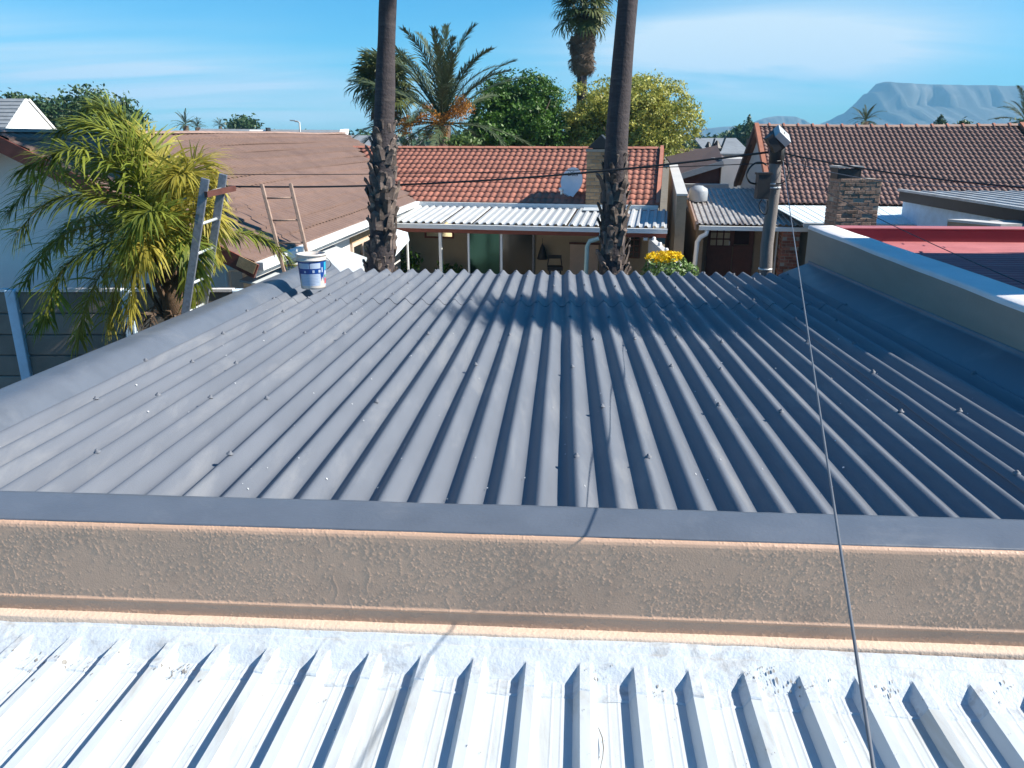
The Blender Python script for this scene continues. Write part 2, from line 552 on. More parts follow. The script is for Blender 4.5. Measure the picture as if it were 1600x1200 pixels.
lf_queen = leaf_mat('queen palm leaflet', (0.13, 0.185, 0.03), (0.32, 0.35, 0.06), 1.6, 0.5)
lf_queen_y = leaf_mat('yellowing queen palm leaflet', (0.32, 0.30, 0.05), (0.54, 0.46, 0.09), 1.8, 0.5)
lf_fan = leaf_mat('fan palm leaf', (0.055, 0.085, 0.028), (0.14, 0.155, 0.055), 2.0, 0.2)
lf_date = leaf_mat('date palm leaflet', (0.045, 0.075, 0.035), (0.10, 0.125, 0.06), 2.0, 0.15)
lf_dark = leaf_mat('dark green leaf', (0.030, 0.085, 0.010), (0.085, 0.185, 0.022), 1.1, 0.22)
lf_yel = leaf_mat('yellow green leaf', (0.19, 0.23, 0.035), (0.52, 0.48, 0.11), 1.3, 0.25)
lf_far = leaf_mat('distant tree leaf', (0.025, 0.06, 0.022), (0.06, 0.11, 0.04), 0.7, 0.15)
lf_shrub = leaf_mat('shrub leaf', (0.06, 0.12, 0.025), (0.14, 0.21, 0.06), 3.0, 0.25)
lf_hedge = leaf_mat('green bush leaf', (0.10, 0.19, 0.05), (0.24, 0.34, 0.12), 6.0, 0.2)
lf_flower = leaf_mat('yellow flower', (0.72, 0.46, 0.0), (0.88, 0.66, 0.02), 6.0, 0.2)
m_orange_fruit = leaf_mat('orange date fruit', (0.30, 0.11, 0.012), (0.50, 0.22, 0.03), 4.0, 0.1)


m_plaster = M('stippled tan plaster', (0.53, 0.34, 0.235), 0.50, 0.10, 2.2, 0.12, 120, spec=0.5,
              stain=(0.40, 0.26, 0.185), stain_amt=0.7, stain_scale=1.7)


# ------------------------------------------------------------------ ground, mountain, hills
g = MB()
for xs in [(-2880, -60), (-60, 60), (60, 2880)]:
    for ys in [(-280, -40), (-40, 80), (80, 2880)]:
        g.quad((xs[0], ys[0], 0), (xs[1], ys[0], 0), (xs[1], ys[1], 0), (xs[0], ys[1], 0))
props(g.build('ground', m_ground), kind='structure')


def ridge_terrain(name, prof, Y, depth_front, depth_back, cliff, seed, jag):
    """long ridge: skyline heights from survey points, cliff band, talus and gullies"""
    pts = [at(px, py, Y) for px, py in prof]
    xs = [p.x for p in pts]; zs = [p.z for p in pts]
    nx = 160
    X = np.linspace(xs[0], xs[-1], nx)
    Z = np.interp(X, xs, zs)
    prof_v = [(-1.0, 0.0), (-0.75, 0.14), (-0.5, 0.32), (-0.3, 0.50), (-0.17, 1 - cliff), (-0.12, 1 - cliff * 0.4), (-0.05, 0.985), (0, 1.0), (0.15, 0.98), (0.5, 0.6), (1, 0.0)]
    mb = MB()
    rows = []
    for j, (t, h) in enumerate(prof_v):
        for i in range(nx):
            gul = mnoise.noise(Vector((X[i] * jag, seed, j * 0.15))) + 0.5 * mnoise.noise(Vector((X[i] * jag * 6, seed + 9, j * 0.2))) + 0.5 * mnoise.noise(Vector((X[i] * jag * 2.7, seed + 5, j * 0.3)))
            dy = (depth_front if t < 0 else depth_back) * t
            dy += gul * depth_front * 0.22 * (1 - abs(h - 0.5))
            hh = Z[i] * h * (1 + (0.16 * gul if 0.05 < h < 0.95 else 0.010 * gul))
            mb.v.append((X[i], Y + dy, max(-0.5, hh)))
    for j in range(len(prof_v) - 1):
        for i in range(nx - 1):
            a = j * nx + i
            mb.f.append((a, a + 1, a + nx + 1, a + nx))
    return props(mb.build(name, m_mount, smooth=True), kind='structure')


ridge_terrain('mountain', [(1255, 206), (1297, 192), (1317, 182), (1332, 172), (1340, 164), (1350, 156), (1355, 146), (1372, 141), (1379, 131), (1386, 127), (1400, 130), (1450, 131.5),
                           (1525, 133), (1575, 134), (1620, 133), (1720, 134), (1800, 142), (1880, 170), (1960, 206)], 2450, 480, 300, 0.42, 3.1, 0.011)
ridge_terrain('hill', [(1130, 208), (1175, 192), (1195, 184), (1215, 181), (1240, 182), (1262, 192), (1290, 208)], 2500, 300, 200, 0.2, 9.0, 0.01)
ridge_terrain('hill', [(1000, 209), (1080, 203), (1130, 198), (1180, 196), (1230, 202), (1290, 209)], 2620, 200, 180, 0.1, 14.0, 0.006)

# ------------------------------------------------------------------ the grey corrugated roof (extension building)
E = Frame((0, 3.079, 0), 0.063)
Z0, SL, LEN, PIT, PH0 = 3.049, -0.025, 7.5, 0.177, -2.717
AMP = 0.0315


def crest(b):
    return Z0 + SL * b


ext = thing('flat_roofed_building', E.P(0, 3.7, 0), 'low building with grey painted corrugated roof behind the tan plaster parapet', 'building')


def corr(a):
    ph = (a - PH0) / PIT * 2 * math.pi
    c = math.cos(ph)
    return AMP * (c + 0.10 * math.cos(2 * ph)) - AMP * 1.1


def sheet_mesh(a0, a1, b0, b1, dz, seed):
    mb = MB()
    na = int(round((a1 - a0) / PIT * 14))
    nb = max(6, int((b1 - b0) / 0.3))

    def fn(s, t):
        a = a0 + (a1 - a0) * s; b = b0 + (b1 - b0) * t
        w = 0.004 * mnoise.noise(Vector((a * 0.8, b * 0.9, seed))) + 0.0025 * mnoise.noise(Vector((a * 3, b * 1.3, seed + 4)))
        edge = 0.009 * math.exp(-s * (a1 - a0) / 0.03) * (0.5 + mnoise.noise(Vector((b * 2.5, seed, 1))))
        wob = 0.005 * mnoise.noise(Vector((b * 0.5, seed % 10, 7)))
        return E.P(a + wob, b, crest(b) + corr(a) + dz + w + max(0, edge))
    mb.grid(fn, na, nb)
    # sheet thickness shown at the low, lapped end and along the left lap
    n0 = len(mb.v)
    def edge_strip(idx, flip):
        base = len(mb.v)
        for k in idx:
            p = mb.v[k]
            mb.v.append(p); mb.v.append((p[0], p[1], p[2] - 0.006))
        for k in range(len(idx) - 1):
            q = base + 2 * k
            f = (q, q + 1, q + 3, q + 2)
            mb.f.append(f if flip else f[::-1])
    edge_strip(list(range(na + 1)), True)
    edge_strip([j * (na + 1) for j in range(nb + 1)], False)
    edge_strip([nb * (na + 1) + i for i in range(na + 1)], False)
    return mb


BOLT = MB().lathe([(0.0, 0.015), (0.005, 0.0145), (0.008, 0.011), (0.010, 0.005), (0.017, 0.002), (0.019, -0.004)], 8).mesh('bolt', m_bolt, smooth=True)
starts = [-1.5 + 6 * k for k in range(6)]
for row, (b0, b1, dz) in enumerate([(-0.02, 5.32, 0.0), (5.17, LEN, 0.005)]):
    for k in range(6):
        k0 = -1.25 + 6 * k; k1 = k0 + 6.35
        if k == 5: k1 = 34.6
        a0 = PH0 + PIT * k0; a1 = PH0 + PIT * k1
        sh = sheet_mesh(a0, a1, b0, b1, dz + 0.0045 * (k % 2), 10 * row + k).build('roof_sheet', m_roofgrey, ext, smooth=True)
        rows_b = [0.62, 1.52, 2.45, 3.4, 4.35, 5.1] if row == 0 else [5.42, 6.2, 6.9, 7.3]
        for rb in rows_b:
            for kk in range(int(math.ceil(k0)), int(k1)):
                if kk > 33 or (kk + int(rb * 3)) % 2 or random.random() < 0.38: continue
                a = PH0 + PIT * kk; b = rb + random.uniform(-0.07, 0.07)
                o = link_part('bolt', BOLT, sh, E.P(a + random.uniform(-.012, .012), b, crest(b) + dz + 0.005 + 0.0045 * (k % 2)),
                              Matrix.Rotation(random.uniform(0, 6), 3, 'Z') @ Matrix.Rotation(random.uniform(-.25, .25), 3, 'X'))

m_speck = M('pale paint speck', (0.55, 0.57, 0.60), 0.6, 0.2, 30)
sp_mb = MB(); rs = random.Random(91)
for i in range(260):
    a = rs.uniform(-2.8, 3.0); b = rs.uniform(0.1, 7.2)
    z = crest(b) + corr(a) + 0.011 + (0.004 if b > 5.2 else 0)
    r_ = rs.uniform(0.0015, 0.005)
    sl = (corr(a + 0.002) - corr(a - 0.002)) / 0.004
    pts = [E.P(a + r_ * math.cos(t * 1.2566), b + r_ * rs.uniform(.8, 2.2) * math.sin(t * 1.2566), z + sl * r_ * math.cos(t * 1.2566)) for t in range(5)]
    sp_mb.add(pts, [tuple(range(5))])
so = sp_mb.build('paint_specks', m_speck, ext); so['kind'] = 'stuff'

# front parapet: plaster face with lip, bulging foot and cream ledge
ZT = 3.052
BW = -0.232


def extrude(fr, prof, a0, a1, n, wob=0.0, seed=0, close=False):
    mb = MB()
    m = len(prof)
    for i in range(n + 1):
        a = a0 + (a1 - a0) * i / n
        for j, (b, z) in enumerate(prof):
            q = wob * mnoise.noise(Vector((a * 3.1, j * 1.7, seed))) + wob * 0.6 * mnoise.noise(Vector((a * 14, j * 1.7, seed + 2)))
            mb.v.append(tuple(fr.P(a, b + q, z + q * 0.7)))
    for i in range(n):
        for j in range(m - 1):
            a = i * m + j
            mb.f.append((a, a + m, a + m + 1, a + 1))
        if close:
            a = i * m + m - 1
            mb.f.append((a, a + m, (i + 1) * m, i * m))
    if close:
        mb.f.append(tuple(range(m)))
        mb.f.append(tuple(n * m + k for k in range(m))[::-1])
    return mb


face = [(BW + 0.10, ZT - 0.012), (BW + 0.03, ZT - 0.002), (BW + 0.012, ZT - 0.004), (BW + 0.002, ZT - 0.015), (BW - 0.001, ZT - 0.04), (BW, 2.90), (BW, 2.78), (BW, 2.705),
        (BW - 0.007, 2.697), (BW - 0.010, 2.688), (BW - 0.007, 2.672), (BW - 0.012, 2.65), (BW - 0.012, 2.622)]


def plaster_wall(fr, prof, a0, a1, step, seed):
    """profile swept along the wall with blobs of roller stipple as real relief"""
    r = np.random.default_rng(seed)
    P_ = np.array(prof)
    seg = np.hypot(*np.diff(P_, axis=0).T)
    cum = np.concatenate([[0], np.cumsum(seg)])
    m = int(cum[-1] / step) + 1
    t = np.linspace(0, cum[-1], m)
    b = np.interp(t, cum, P_[:, 0]); z = np.interp(t, cum, P_[:, 1])
    db, dz = np.gradient(b), np.gradient(z)
    ln = np.hypot(db, dz); nb, nz = dz / ln, -db / ln          # outward normal of the profile
    n = int((a1 - a0) / step) + 1
    a = np.linspace(a0, a1, n)
    Hm = np.zeros((n, m))
    ni, nj = 96, 10
    low = np.array([[mnoise.noise(Vector((i * 0.17, j * 0.35, seed))) for j in range(nj)] for i in range(ni)])
    dens = np.array([[mnoise.noise(Vector((i * 0.21 + 40, j * 0.22, seed))) + 0.45 * mnoise.noise(Vector((i * 0.6 + 40, j * 0.6, seed))) for j in range(nj)] for i in range(ni)])
    def up(q):
        x = np.linspace(0, ni - 1, n); y = np.linspace(0, nj - 1, m)
        i = np.clip(x.astype(int), 0, ni - 2); k = np.clip(y.astype(int), 0, nj - 2)
        f = (x - i)[:, None]; g_ = (y - k)[None, :]
        f = f * f * (3 - 2 * f); g_ = g_ * g_ * (3 - 2 * g_)
        return (q[i][:, k] * (1 - f) + q[i + 1][:, k] * f) * (1 - g_) + (q[i][:, k + 1] * (1 - f) + q[i + 1][:, k + 1] * f) * g_
    Hm += 0.0009 * up(low)
    D = up(dens)
    N_ = 19000
    ia = r.integers(0, n, N_); ja = r.integers(0, m, N_)
    for i, j in zip(ia, ja):
        if r.random() > np.clip(0.55 + 1.5 * D[i, j], 0.04, 1.0): continue
        ra, rb = r.uniform(0.0026, 0.0056, 2) / step
        hgt = r.uniform(0.0006, 0.0021)
        w = int(max(ra, rb) * 1.6) + 1
        i0, i1, j0, j1 = max(0, i - w), min(n, i + w + 1), max(0, j - w), min(m, j + w + 1)
        gi = (np.arange(i0, i1) - i)[:, None] / ra; gj = (np.arange(j0, j1) - j)[None, :] / rb
        Hm[i0:i1, j0:j1] = np.maximum(Hm[i0:i1, j0:j1], hgt * np.exp(-(gi * gi + gj * gj) * 1.3) + Hm[i, j] * 0.15)
    # trowel ridges and a few vertical drips
    for q in range(26):
        i = r.integers(0, n); j0 = r.integers(0, m - 20); L_ = r.integers(12, 45)
        for k in range(L_):
            jj = j0 + k
            if jj >= m: break
            ii = int(i + 3 * math.sin(k * 0.15 + q))
            if 1 < ii < n - 2: Hm[ii - 1:ii + 2, jj] += np.array([0.0004, 0.0010, 0.0004])
    Hm += r.normal(size=Hm.shape) * 0.00010
    bb = b[None, :] + nb[None, :] * Hm
    zz = z[None, :] + nz[None, :] * Hm
    X = fr.o.x + fr.u.x * a[:, None] + fr.w.x * bb
    Y = fr.o.y + fr.u.y * a[:, None] + fr.w.y * bb
    V = np.stack([X, Y, zz], -1).reshape(-1, 3)
    idx = (np.arange(n - 1)[:, None] * m + np.arange(m - 1)[None, :]).ravel()
    F = np.stack([idx, idx + m, idx + m + 1, idx + 1], 1)
    return V, F


face = [(BW + 0.10, ZT - 0.012), (BW + 0.03, ZT - 0.002), (BW + 0.014, ZT - 0.004), (BW + 0.005, ZT - 0.012), (BW + 0.001, ZT - 0.024), (BW, ZT - 0.045), (BW, 2.706), (BW - 0.002, 2.701),
        (BW - 0.0065, 2.697), (BW - 0.0065, 2.692), (BW - 0.002, 2.687), (BW - 0.0025, 2.65), (BW - 0.003, 2.622)]
pv_, pf_ = plaster_wall(E, face, -3.28, 3.46, 0.0030, 3)
me = bpy.data.meshes.new('parapet_wall')
me.from_pydata((pv_ - np.array(wloc(ext))).tolist(), [], pf_.tolist())
me.materials.append(m_plaster)
me.polygons.foreach_set('use_smooth', [True] * len(me.polygons))
o = bpy.data.objects.new('parapet_wall', me); COL.objects.link(o); o.parent = ext
WL[o.name] = wloc(ext)
ledge = [(BW - 0.002, 2.630), (BW - 0.03, 2.629), (BW - 0.046, 2.627), (BW - 0.052, 2.620), (BW - 0.053, 2.55)]
extrude(E, ledge, -3.28, 3.46, 160, 0.003, 8).build('ledge', m_cream, ext, smooth=True)
body = MB()
body.box(-3.1, 3.45, -0.20, 7.35, 0, 2.76, E)
body.box(-3.27, 3.45, BW + 0.004, -0.20, 0, ZT - 0.02, E)
body.build('wall', m_beige, ext)
# grey painted flashing over the parapet top, front and left
fl = [(0.030, Z0 - 0.06), (0.030, Z0 + 0.010), (0.024, Z0 + 0.018), (0.0, Z0 + 0.020), (-0.09, ZT + 0.014), (-0.17, ZT + 0.009), (BW + 0.026, ZT + 0.005), (BW + 0.019, ZT + 0.003), (BW + 0.020, ZT - 0.008)]
extrude(E, fl, -2.98, 3.46, 120, 0.002, 21).build('flashing', m_flash, ext, smooth=True)


def left_flash(s, t):
    b = BW + (LEN + 0.1 - BW) * t
    zc = crest(max(0, b))
    pr = [(-2.86, -0.05), (-2.895, -0.012), (-2.93, 0.02), (-2.985, 0.075), (-3.03, 0.098), (-3.08, 0.105), (-3.16, 0.10), (-3.25, 0.09), (-3.275, 0.08), (-3.28, 0.05), (-3.28, -0.10)]
    x = s * (len(pr) - 1); i = min(int(x), len(pr) - 2); f = x - i
    a = pr[i][0] * (1 - f) + pr[i + 1][0] * f; z = pr[i][1] * (1 - f) + pr[i + 1][1] * f
    k = min(1.0, max(0.0, (b - BW) / 0.5))
    z = z * (0.35 + 0.65 * k)
    w = 0.006 * mnoise.noise(Vector((a * 3, b * 0.9, 2)))
    return E.P(a + w, b, zc + z + w * 0.7)


MB().grid(left_flash, 20, 60).build('side_flashing', m_flash, ext, smooth=True)


def right_cant(s, t):
    b = -0.0 + (LEN + 0.1) * t
    pr = [(3.36, -0.055), (3.40, -0.005), (3.425, 0.04), (3.455, 0.085), (3.468, 0.125), (3.470, 0.14)]
    pr = [(3.08, -0.045), (3.12, -0.022), (3.17, 0.0), (3.30, 0.055), (3.42, 0.105), (3.452, 0.118), (3.458, 0.15), (3.4635, 0.152)]
    x = s * (len(pr) - 1); i = min(int(x), len(pr) - 2); f = x - i
    a = pr[i][0] * (1 - f) + pr[i + 1][0] * f; z = pr[i][1] * (1 - f) + pr[i + 1][1] * f
    w = 0.010 * mnoise.noise(Vector((a * 2, b * 1.1, 5))) * (1 - s)
    return E.P(a, b, crest(b) + z + w)


MB().grid(right_cant, 14, 50).build('cant_flashing', m_flash, ext, smooth=True)

# ------------------------------------------------------------------ red roofed building on the right
red = thing('red_roofed_building', E.P(5.5, 3.8, 0), 'building with red corrugated roof behind a grey plaster side parapet', 'building')
A0, A1, AR = 3.466, 3.80, 7.6
ZP = 3.45
extrude(E, [(0, 0)], 0, 1, 1)  # warm noise cache


def wallgrid(mb, fr, a0, a1, b0, b1, z0, z1):
    mb.box(a0, a1, b0, b1, z0, z1, fr)
    return mb


w_ = MB(); w_.box(A0, A1, -0.245, 7.78, 0, ZP - 0.03, E)
bevel(w_.build('side_parapet', m_parapet_side, red), 0.01)


def cop(s, t):
    b = -0.25 + 8.04 * t
    pr = [(A0 - 0.004, -0.045), (A0 - 0.003, -0.012), (A0 + 0.012, 0.0), (A1 - 0.015, 0.004), (A1 + 0.003, -0.01), (A1 + 0.004, -0.045)]
    x = s * (len(pr) - 1); i = min(int(x), len(pr) - 2); f = x - i
    a = pr[i][0] * (1 - f) + pr[i + 1][0] * f; z = pr[i][1] * (1 - f) + pr[i + 1][1] * f
    w = 0.006 * mnoise.noise(Vector((a * 3, b * 1.5, 15)))
    return E.P(a, b, ZP + z + w)


MB().grid(cop, 10, 60).build('coping', m_coping, red, smooth=True)
w_ = MB(); w_.box(A1, AR, 7.50, 7.76, 0, ZP - 0.01, E)
bevel(w_.build('back_parapet', m_redwall, red), 0.012)
w_ = MB(); w_.box(A1 + 0.005, AR, 7.49, 7.77, ZP - 0.01, ZP + 0.008, E)
bevel(w_.build('back_coping', m_redroof, red), 0.005)
for i in range(5):
    b0 = -0.2 + 1.54 * i; b1 = b0 + 1.56

    def rfn(s, t, b0=b0, b1=b1):
        b = b0 + (b1 - b0) * s
        return E.P(A1 + (AR - A1) * t, b, 3.26 + 0.026 * math.cos(b / 0.15 * 2 * math.pi) + 0.003 * (i % 2) + 0.004 * mnoise.noise(Vector((t * 4, b, 3))))
    MB().grid(rfn, 96, 4).build('roof_sheet', m_redroof, red, smooth=True)
w_ = MB(); w_.box(A1, AR, -0.24, 7.5, 0, 3.2, E)
w_.build('wall', m_beige, red)

# ------------------------------------------------------------------ white ribbed metal roof in the foreground
I = Frame((0, 2.797, 0), 0.081)
wr = thing('ribbed_roof_building', I.P(0, -2.2, 0), 'building whose white ribbed metal roof fills the foreground below the tan parapet', 'building')
RP = 0.214
RH = 0.046
ZPAN = 2.532
K0 = None
tmp = I.loc(atz(906, 1130, ZPAN + RH))
TL = tmp[0]           # top-left edge of one rib


def rib(a):
    x = (a - TL) % RP          # 0 at the rib's top-left edge
    if x < 0.040: return RH
    if x < 0.066: return RH * (1 - (x - 0.040) / 0.026)
    if x > RP - 0.026: return RH * (x - (RP - 0.026)) / 0.026
    # shallow stiffening swages in the pan
    c = x - 0.066; w = RP - 0.092
    for q in (0.36, 0.66):
        d = abs(c - w * q)
        if d < 0.007: return 0.0014 * (1 - d / 0.007)
    return 0.0


brk = sorted(set([0, 0.040, 0.066] + [0.066 + (RP - 0.092) * q + d for q in (0.36, 0.66) for d in (-0.007, 0, 0.007)] + [RP - 0.026]))
for sidx in range(8):
    k0 = -16 + 4 * sidx
    avals = [TL + RP * (k0 + kk) + x for kk in range(4) for x in brk] + [TL + RP * (k0 + 4), TL + RP * (k0 + 4) + 0.038]
    mb = MB(); bvals = [-0.235, -0.5, -0.9, -1.4, -2.0, -2.8, -3.8, -5.0]
    for b in bvals:
        for a in avals:
            mb.v.append(tuple(I.P(a, b, ZPAN + rib(a + 1e-6) + 0.0015 * (sidx % 2) + 0.0025 * mnoise.noise(Vector((a * 4, b * 1.2, 1))))))
    na = len(avals)
    for j in range(len(bvals) - 1):
        for i in range(na - 1):
            p = j * na + i
            mb.f.append((p + na, p + na + 1, p + 1, p))
    mb.build('roof_sheet', m_white_metal, wr)


def ramp_z(b, a):
    """membrane fillet falling from the wall to the pans (b <= 0)"""
    u = -b
    pts = [(0.0, 0.082), (0.02, 0.079), (0.045, 0.064), (0.06, 0.068), (0.10, 0.052), (0.115, 0.045), (0.175, 0.004), (0.20, -0.02)]
    for (u0, z0), (u1, z1) in zip(pts, pts[1:]):
        if u <= u1:
            return z0 + (z1 - z0) * (u - u0) / (u1 - u0)
    return -0.03


amin, amax = TL - 16 * RP, TL + 16 * RP
avals = []
for k in range(-16, 16):
    for x in sorted(brk + [0.020, 0.053, RP - 0.013, 0.10, 0.16]): avals.append(TL + RP * k + x)
bvals = [0.012 - 0.0, -0.012, -0.02, -0.035, -0.045, -0.052, -0.06, -0.08, -0.10, -0.108, -0.115, -0.125, -0.135, -0.145, -0.155, -0.165, -0.175, -0.185, -0.20, -0.225, -0.25, -0.256, -0.263]
mb = MB()
for b in bvals:
    for a in avals:
        n_ = mnoise.noise(Vector((a * 5.5, b * 9, 3)))
        n2_ = mnoise.noise(Vector((a * 16, b * 22, 8)))
        bb = b + (0.018 * mnoise.noise(Vector((a * 7, 0, 5))) if b < -0.24 else 0)
        z = max(rib(a + 1e-6) + 0.0045, ramp_z(min(0, b), a) + 0.007 * n_)
        z += 0.0025 * n2_ + 0.0015 - (0.006 if b < -0.26 else 0.0)
        mb.v.append(tuple(I.P(a, bb, ZPAN + z)))
na = len(avals)
for j in range(len(bvals) - 1):
    for i in range(na - 1):
        p = j * na + i
        mb.f.append((p + na, p + na + 1, p + 1, p))
mb.build('sealing_membrane', m_membrane, wr, smooth=False)
# peeled, dirty patches of the old coating near the rib ends
m_peel = M('bare grey sheet under peeled paint', (0.24, 0.23, 0.215), 0.8, 0.35, 30)
fl_ = MB(); rs = random.Random(17)
spots = []
for px, py, n_ in ((45, 1028, 5), (40, 1045, 3), (152, 1033, 7), (165, 1027, 4), (285, 1045, 9), (270, 1050, 5), (110, 1040, 3), (1185, 1062, 8), (1190, 1070, 6), (1240, 1075, 5), (1270, 1080, 5), (1380, 1085, 6), (1020, 1075, 3), (930, 1058, 3), (1560, 1090, 5), (1230, 1030, 9), (1260, 1032, 8), (1100, 1026, 4), (200, 982, 2), (72, 982, 2), (560, 1009, 2)):
    for k in range(n_):
        spots.append((px + rs.gauss(0, 12), py + rs.gauss(0, 4.5)))
        spots.append((px + rs.gauss(0, 14), py + rs.gauss(0, 5)))
for k in range(70): spots.append((rs.uniform(-40, 1640), rs.uniform(1060, 1200)))
for px, py in spots:
    q = atz(px, py, ZPAN + 0.02)
    a_, b_, _ = I.loc(q)
    if b_ > -0.06: continue
    hz_ = lambda a, b: ZPAN + max(rib(a + 1e-6) + (0.0045 if b > -0.25 else 0), ramp_z(min(0, b), a) + 0.002 if b > -0.26 else -1) + 0.0062
    r_ = (rs.uniform(0.0012, 0.005) * (1.7 if rs.random() < 0.12 else 1)) if py < 1090 else rs.uniform(0.001, 0.003)
    pts = []
    for t in range(7):
        an = 2 * math.pi * t / 7; rr = r_ * rs.uniform(0.5, 1.3)
        aa, bb_ = a_ + rr * math.cos(an) * 0.8, b_ + rr * math.sin(an) * 1.6
        pts.append(I.P(aa, bb_, hz_(aa, bb_)))
    fl_.add(pts, [tuple(range(7))])
pf = fl_.build('peeled_paint', m_peel, wr); pf['kind'] = 'stuff'
w_ = MB(); w_.box(-3.6, 3.6, -5.0, -0.05, 0, ZPAN - 0.02, I)
w_.build('wall', m_beige, wr)


# ------------------------------------------------------------------ generic builders
def pinnate(path, n, llen, width, droop, matname=None, ang=R(55), twist=0.0, jitter=0.15, start=0.12, rach=0.012, plume=0.5, tipshort=0.45, rs=None):
    """feather frond along a path of points; returns (leaflet MB, rachis MB)"""
    rs = rs or random
    pts = [Vector(p) for p in path]
    # resample with Catmull-Rom
    def cr(t):
        m = len(pts) - 1
        x = t * m; i = min(int(x), m - 1); f = x - i
        p0 = pts[max(0, i - 1)]; p1 = pts[i]; p2 = pts[i + 1]; p3 = pts[min(m, i + 2)]
        return 0.5 * ((2 * p1) + (p2 - p0) * f + (2 * p0 - 5 * p1 + 4 * p2 - p3) * f * f + (3 * p1 - p0 - 3 * p2 + p3) * f ** 3)
    lf = MB(); ra = MB()
    rp = [cr(i / 14) for i in range(15)]
    ra.tube(rp, [rach * (1 - 0.75 * i / 14) for i in range(15)], 5)
    for i in range(n):
        t = start + (1 - start) * (i + rs.random() * 0.6) / n
        t = min(t, 0.999)
        p = cr(t)
        d = (cr(min(1, t + 0.02)) - cr(max(0, t - 0.02))).normalized()
        side = d.cross(Vector((0, 0, 1)))
        if side.length < 0.15: side = d.cross(Vector((0, 1, 0)))
        side.normalize()
        up = side.cross(d).normalized()
        env = (0.55 + 0.45 * math.sin(min(1, (t - start) / 0.35) * math.pi / 2)) * (1 - (1 - tipshort) * max(0, (t - 0.55) / 0.45) ** 1.5)
        for sg in (-1, 1):
            a = ang * (1 - 0.45 * t) + rs.gauss(0, jitter)
            lift = rs.uniform(-plume, plume) + 0.15
            dirv = (d * math.cos(a) + (side * sg * math.cos(lift) + up * math.sin(lift)) * math.sin(a)).normalized()
            ln = llen * env * rs.uniform(0.8, 1.15)
            wv = dirv.cross(up)
            if wv.length < 0.05: wv = dirv.cross(side)
            wv.normalize()
            q0 = p; k = 3
            prev = p; dd = dirv.copy()
            base = len(lf.v)
            ws = [width * 0.55, width, width * 0.8, width * 0.08]
            for s_ in range(k + 1):
                w2 = wv * ws[s_] / 2
                lf.v.append(tuple(prev - w2)); lf.v.append(tuple(prev + w2))
                dd = (dd + Vector((0, 0, -1)) * droop * (0.25 + 0.35 * s_)).normalized()
                prev = prev + dd * (ln / k)
            for s_ in range(k):
                b = base + 2 * s_
                lf.f.append((b, b + 1, b + 3, b + 2))
    return lf, ra


def leaf_cloud(blobs, count, size, seed, hollow=0.55, flat=0.5, hang=0.0, clump=0):
    """many leaf-sized quads spread through ellipsoidal lobes; returns MB"""
    r = np.random.default_rng(seed)
    vols = np.array([max(1e-3, (b[3] * b[4] + b[4] * b[5] + b[3] * b[5])) for b in blobs])
    ns = (vols / vols.sum() * count).astype(int)
    V = []; Fc = []
    for (cx, cy, cz, rx, ry, rz), n in zip(blobs, ns):
        d = r.normal(size=(n, 3)); d /= np.linalg.norm(d, axis=1)[:, None]
        lump = np.array([mnoise.noise(Vector((x * 2.3 + cx, y * 2.3 + cy, z * 2.3 + cz))) for x, y, z in d])
        rad = (hollow + (1 - hollow) * r.random(n) ** 0.45) * (1 + 0.30 * lump)
        c = d * rad[:, None] * np.array([rx, ry, rz]) + np.array([cx, cy, cz])
        if clump > 0 and n > 60:
            k_ = max(3, n // clump)
            pick = r.integers(0, k_, n)
            c = c[:k_][pick] + r.normal(size=(n, 3)) * size * np.array([1.9, 1.9, 1.3])
            d = d[:k_][pick]
        nn = d + r.normal(size=(n, 3)) * 0.75; nn /= np.linalg.norm(nn, axis=1)[:, None]
        t = np.cross(nn, r.normal(size=(n, 3))); t /= np.linalg.norm(t, axis=1)[:, None] + 1e-9
        t[:, 2] -= hang; t /= np.linalg.norm(t, axis=1)[:, None]
        b = np.cross(nn, t)
        s = size * r.uniform(0.6, 1.35, n)[:, None]
        q = np.stack([c - t * s, c + b * s * flat, c + t * s, c - b * s * flat], 1)
        V.append(q.reshape(-1, 3))
    V = np.concatenate(V)
    mb = MB(); mb.v = V.tolist()
    mb.f = np.arange(len(V)).reshape(-1, 4).tolist()
    return mb


def lobes(c, rx, ry, rz, n, seed, sz=0.45):
    r = random.Random(seed)
    out = [(c[0], c[1], c[2], rx * 0.72, ry * 0.72, rz * 0.72)]
    for i in range(n):
        th = r.uniform(0, 2 * math.pi); ph = r.uniform(-0.7, 1.4)
        k = sz * r.uniform(0.7, 1.25)
        out.append((c[0] + rx * (1 - k * 0.8) * math.cos(th) * math.cos(ph), c[1] + ry * (1 - k * 0.8) * math.sin(th) * math.cos(ph), c[2] + rz * (1 - k * 0.8) * math.sin(ph), rx * k, ry * k, rz * k))
    return out


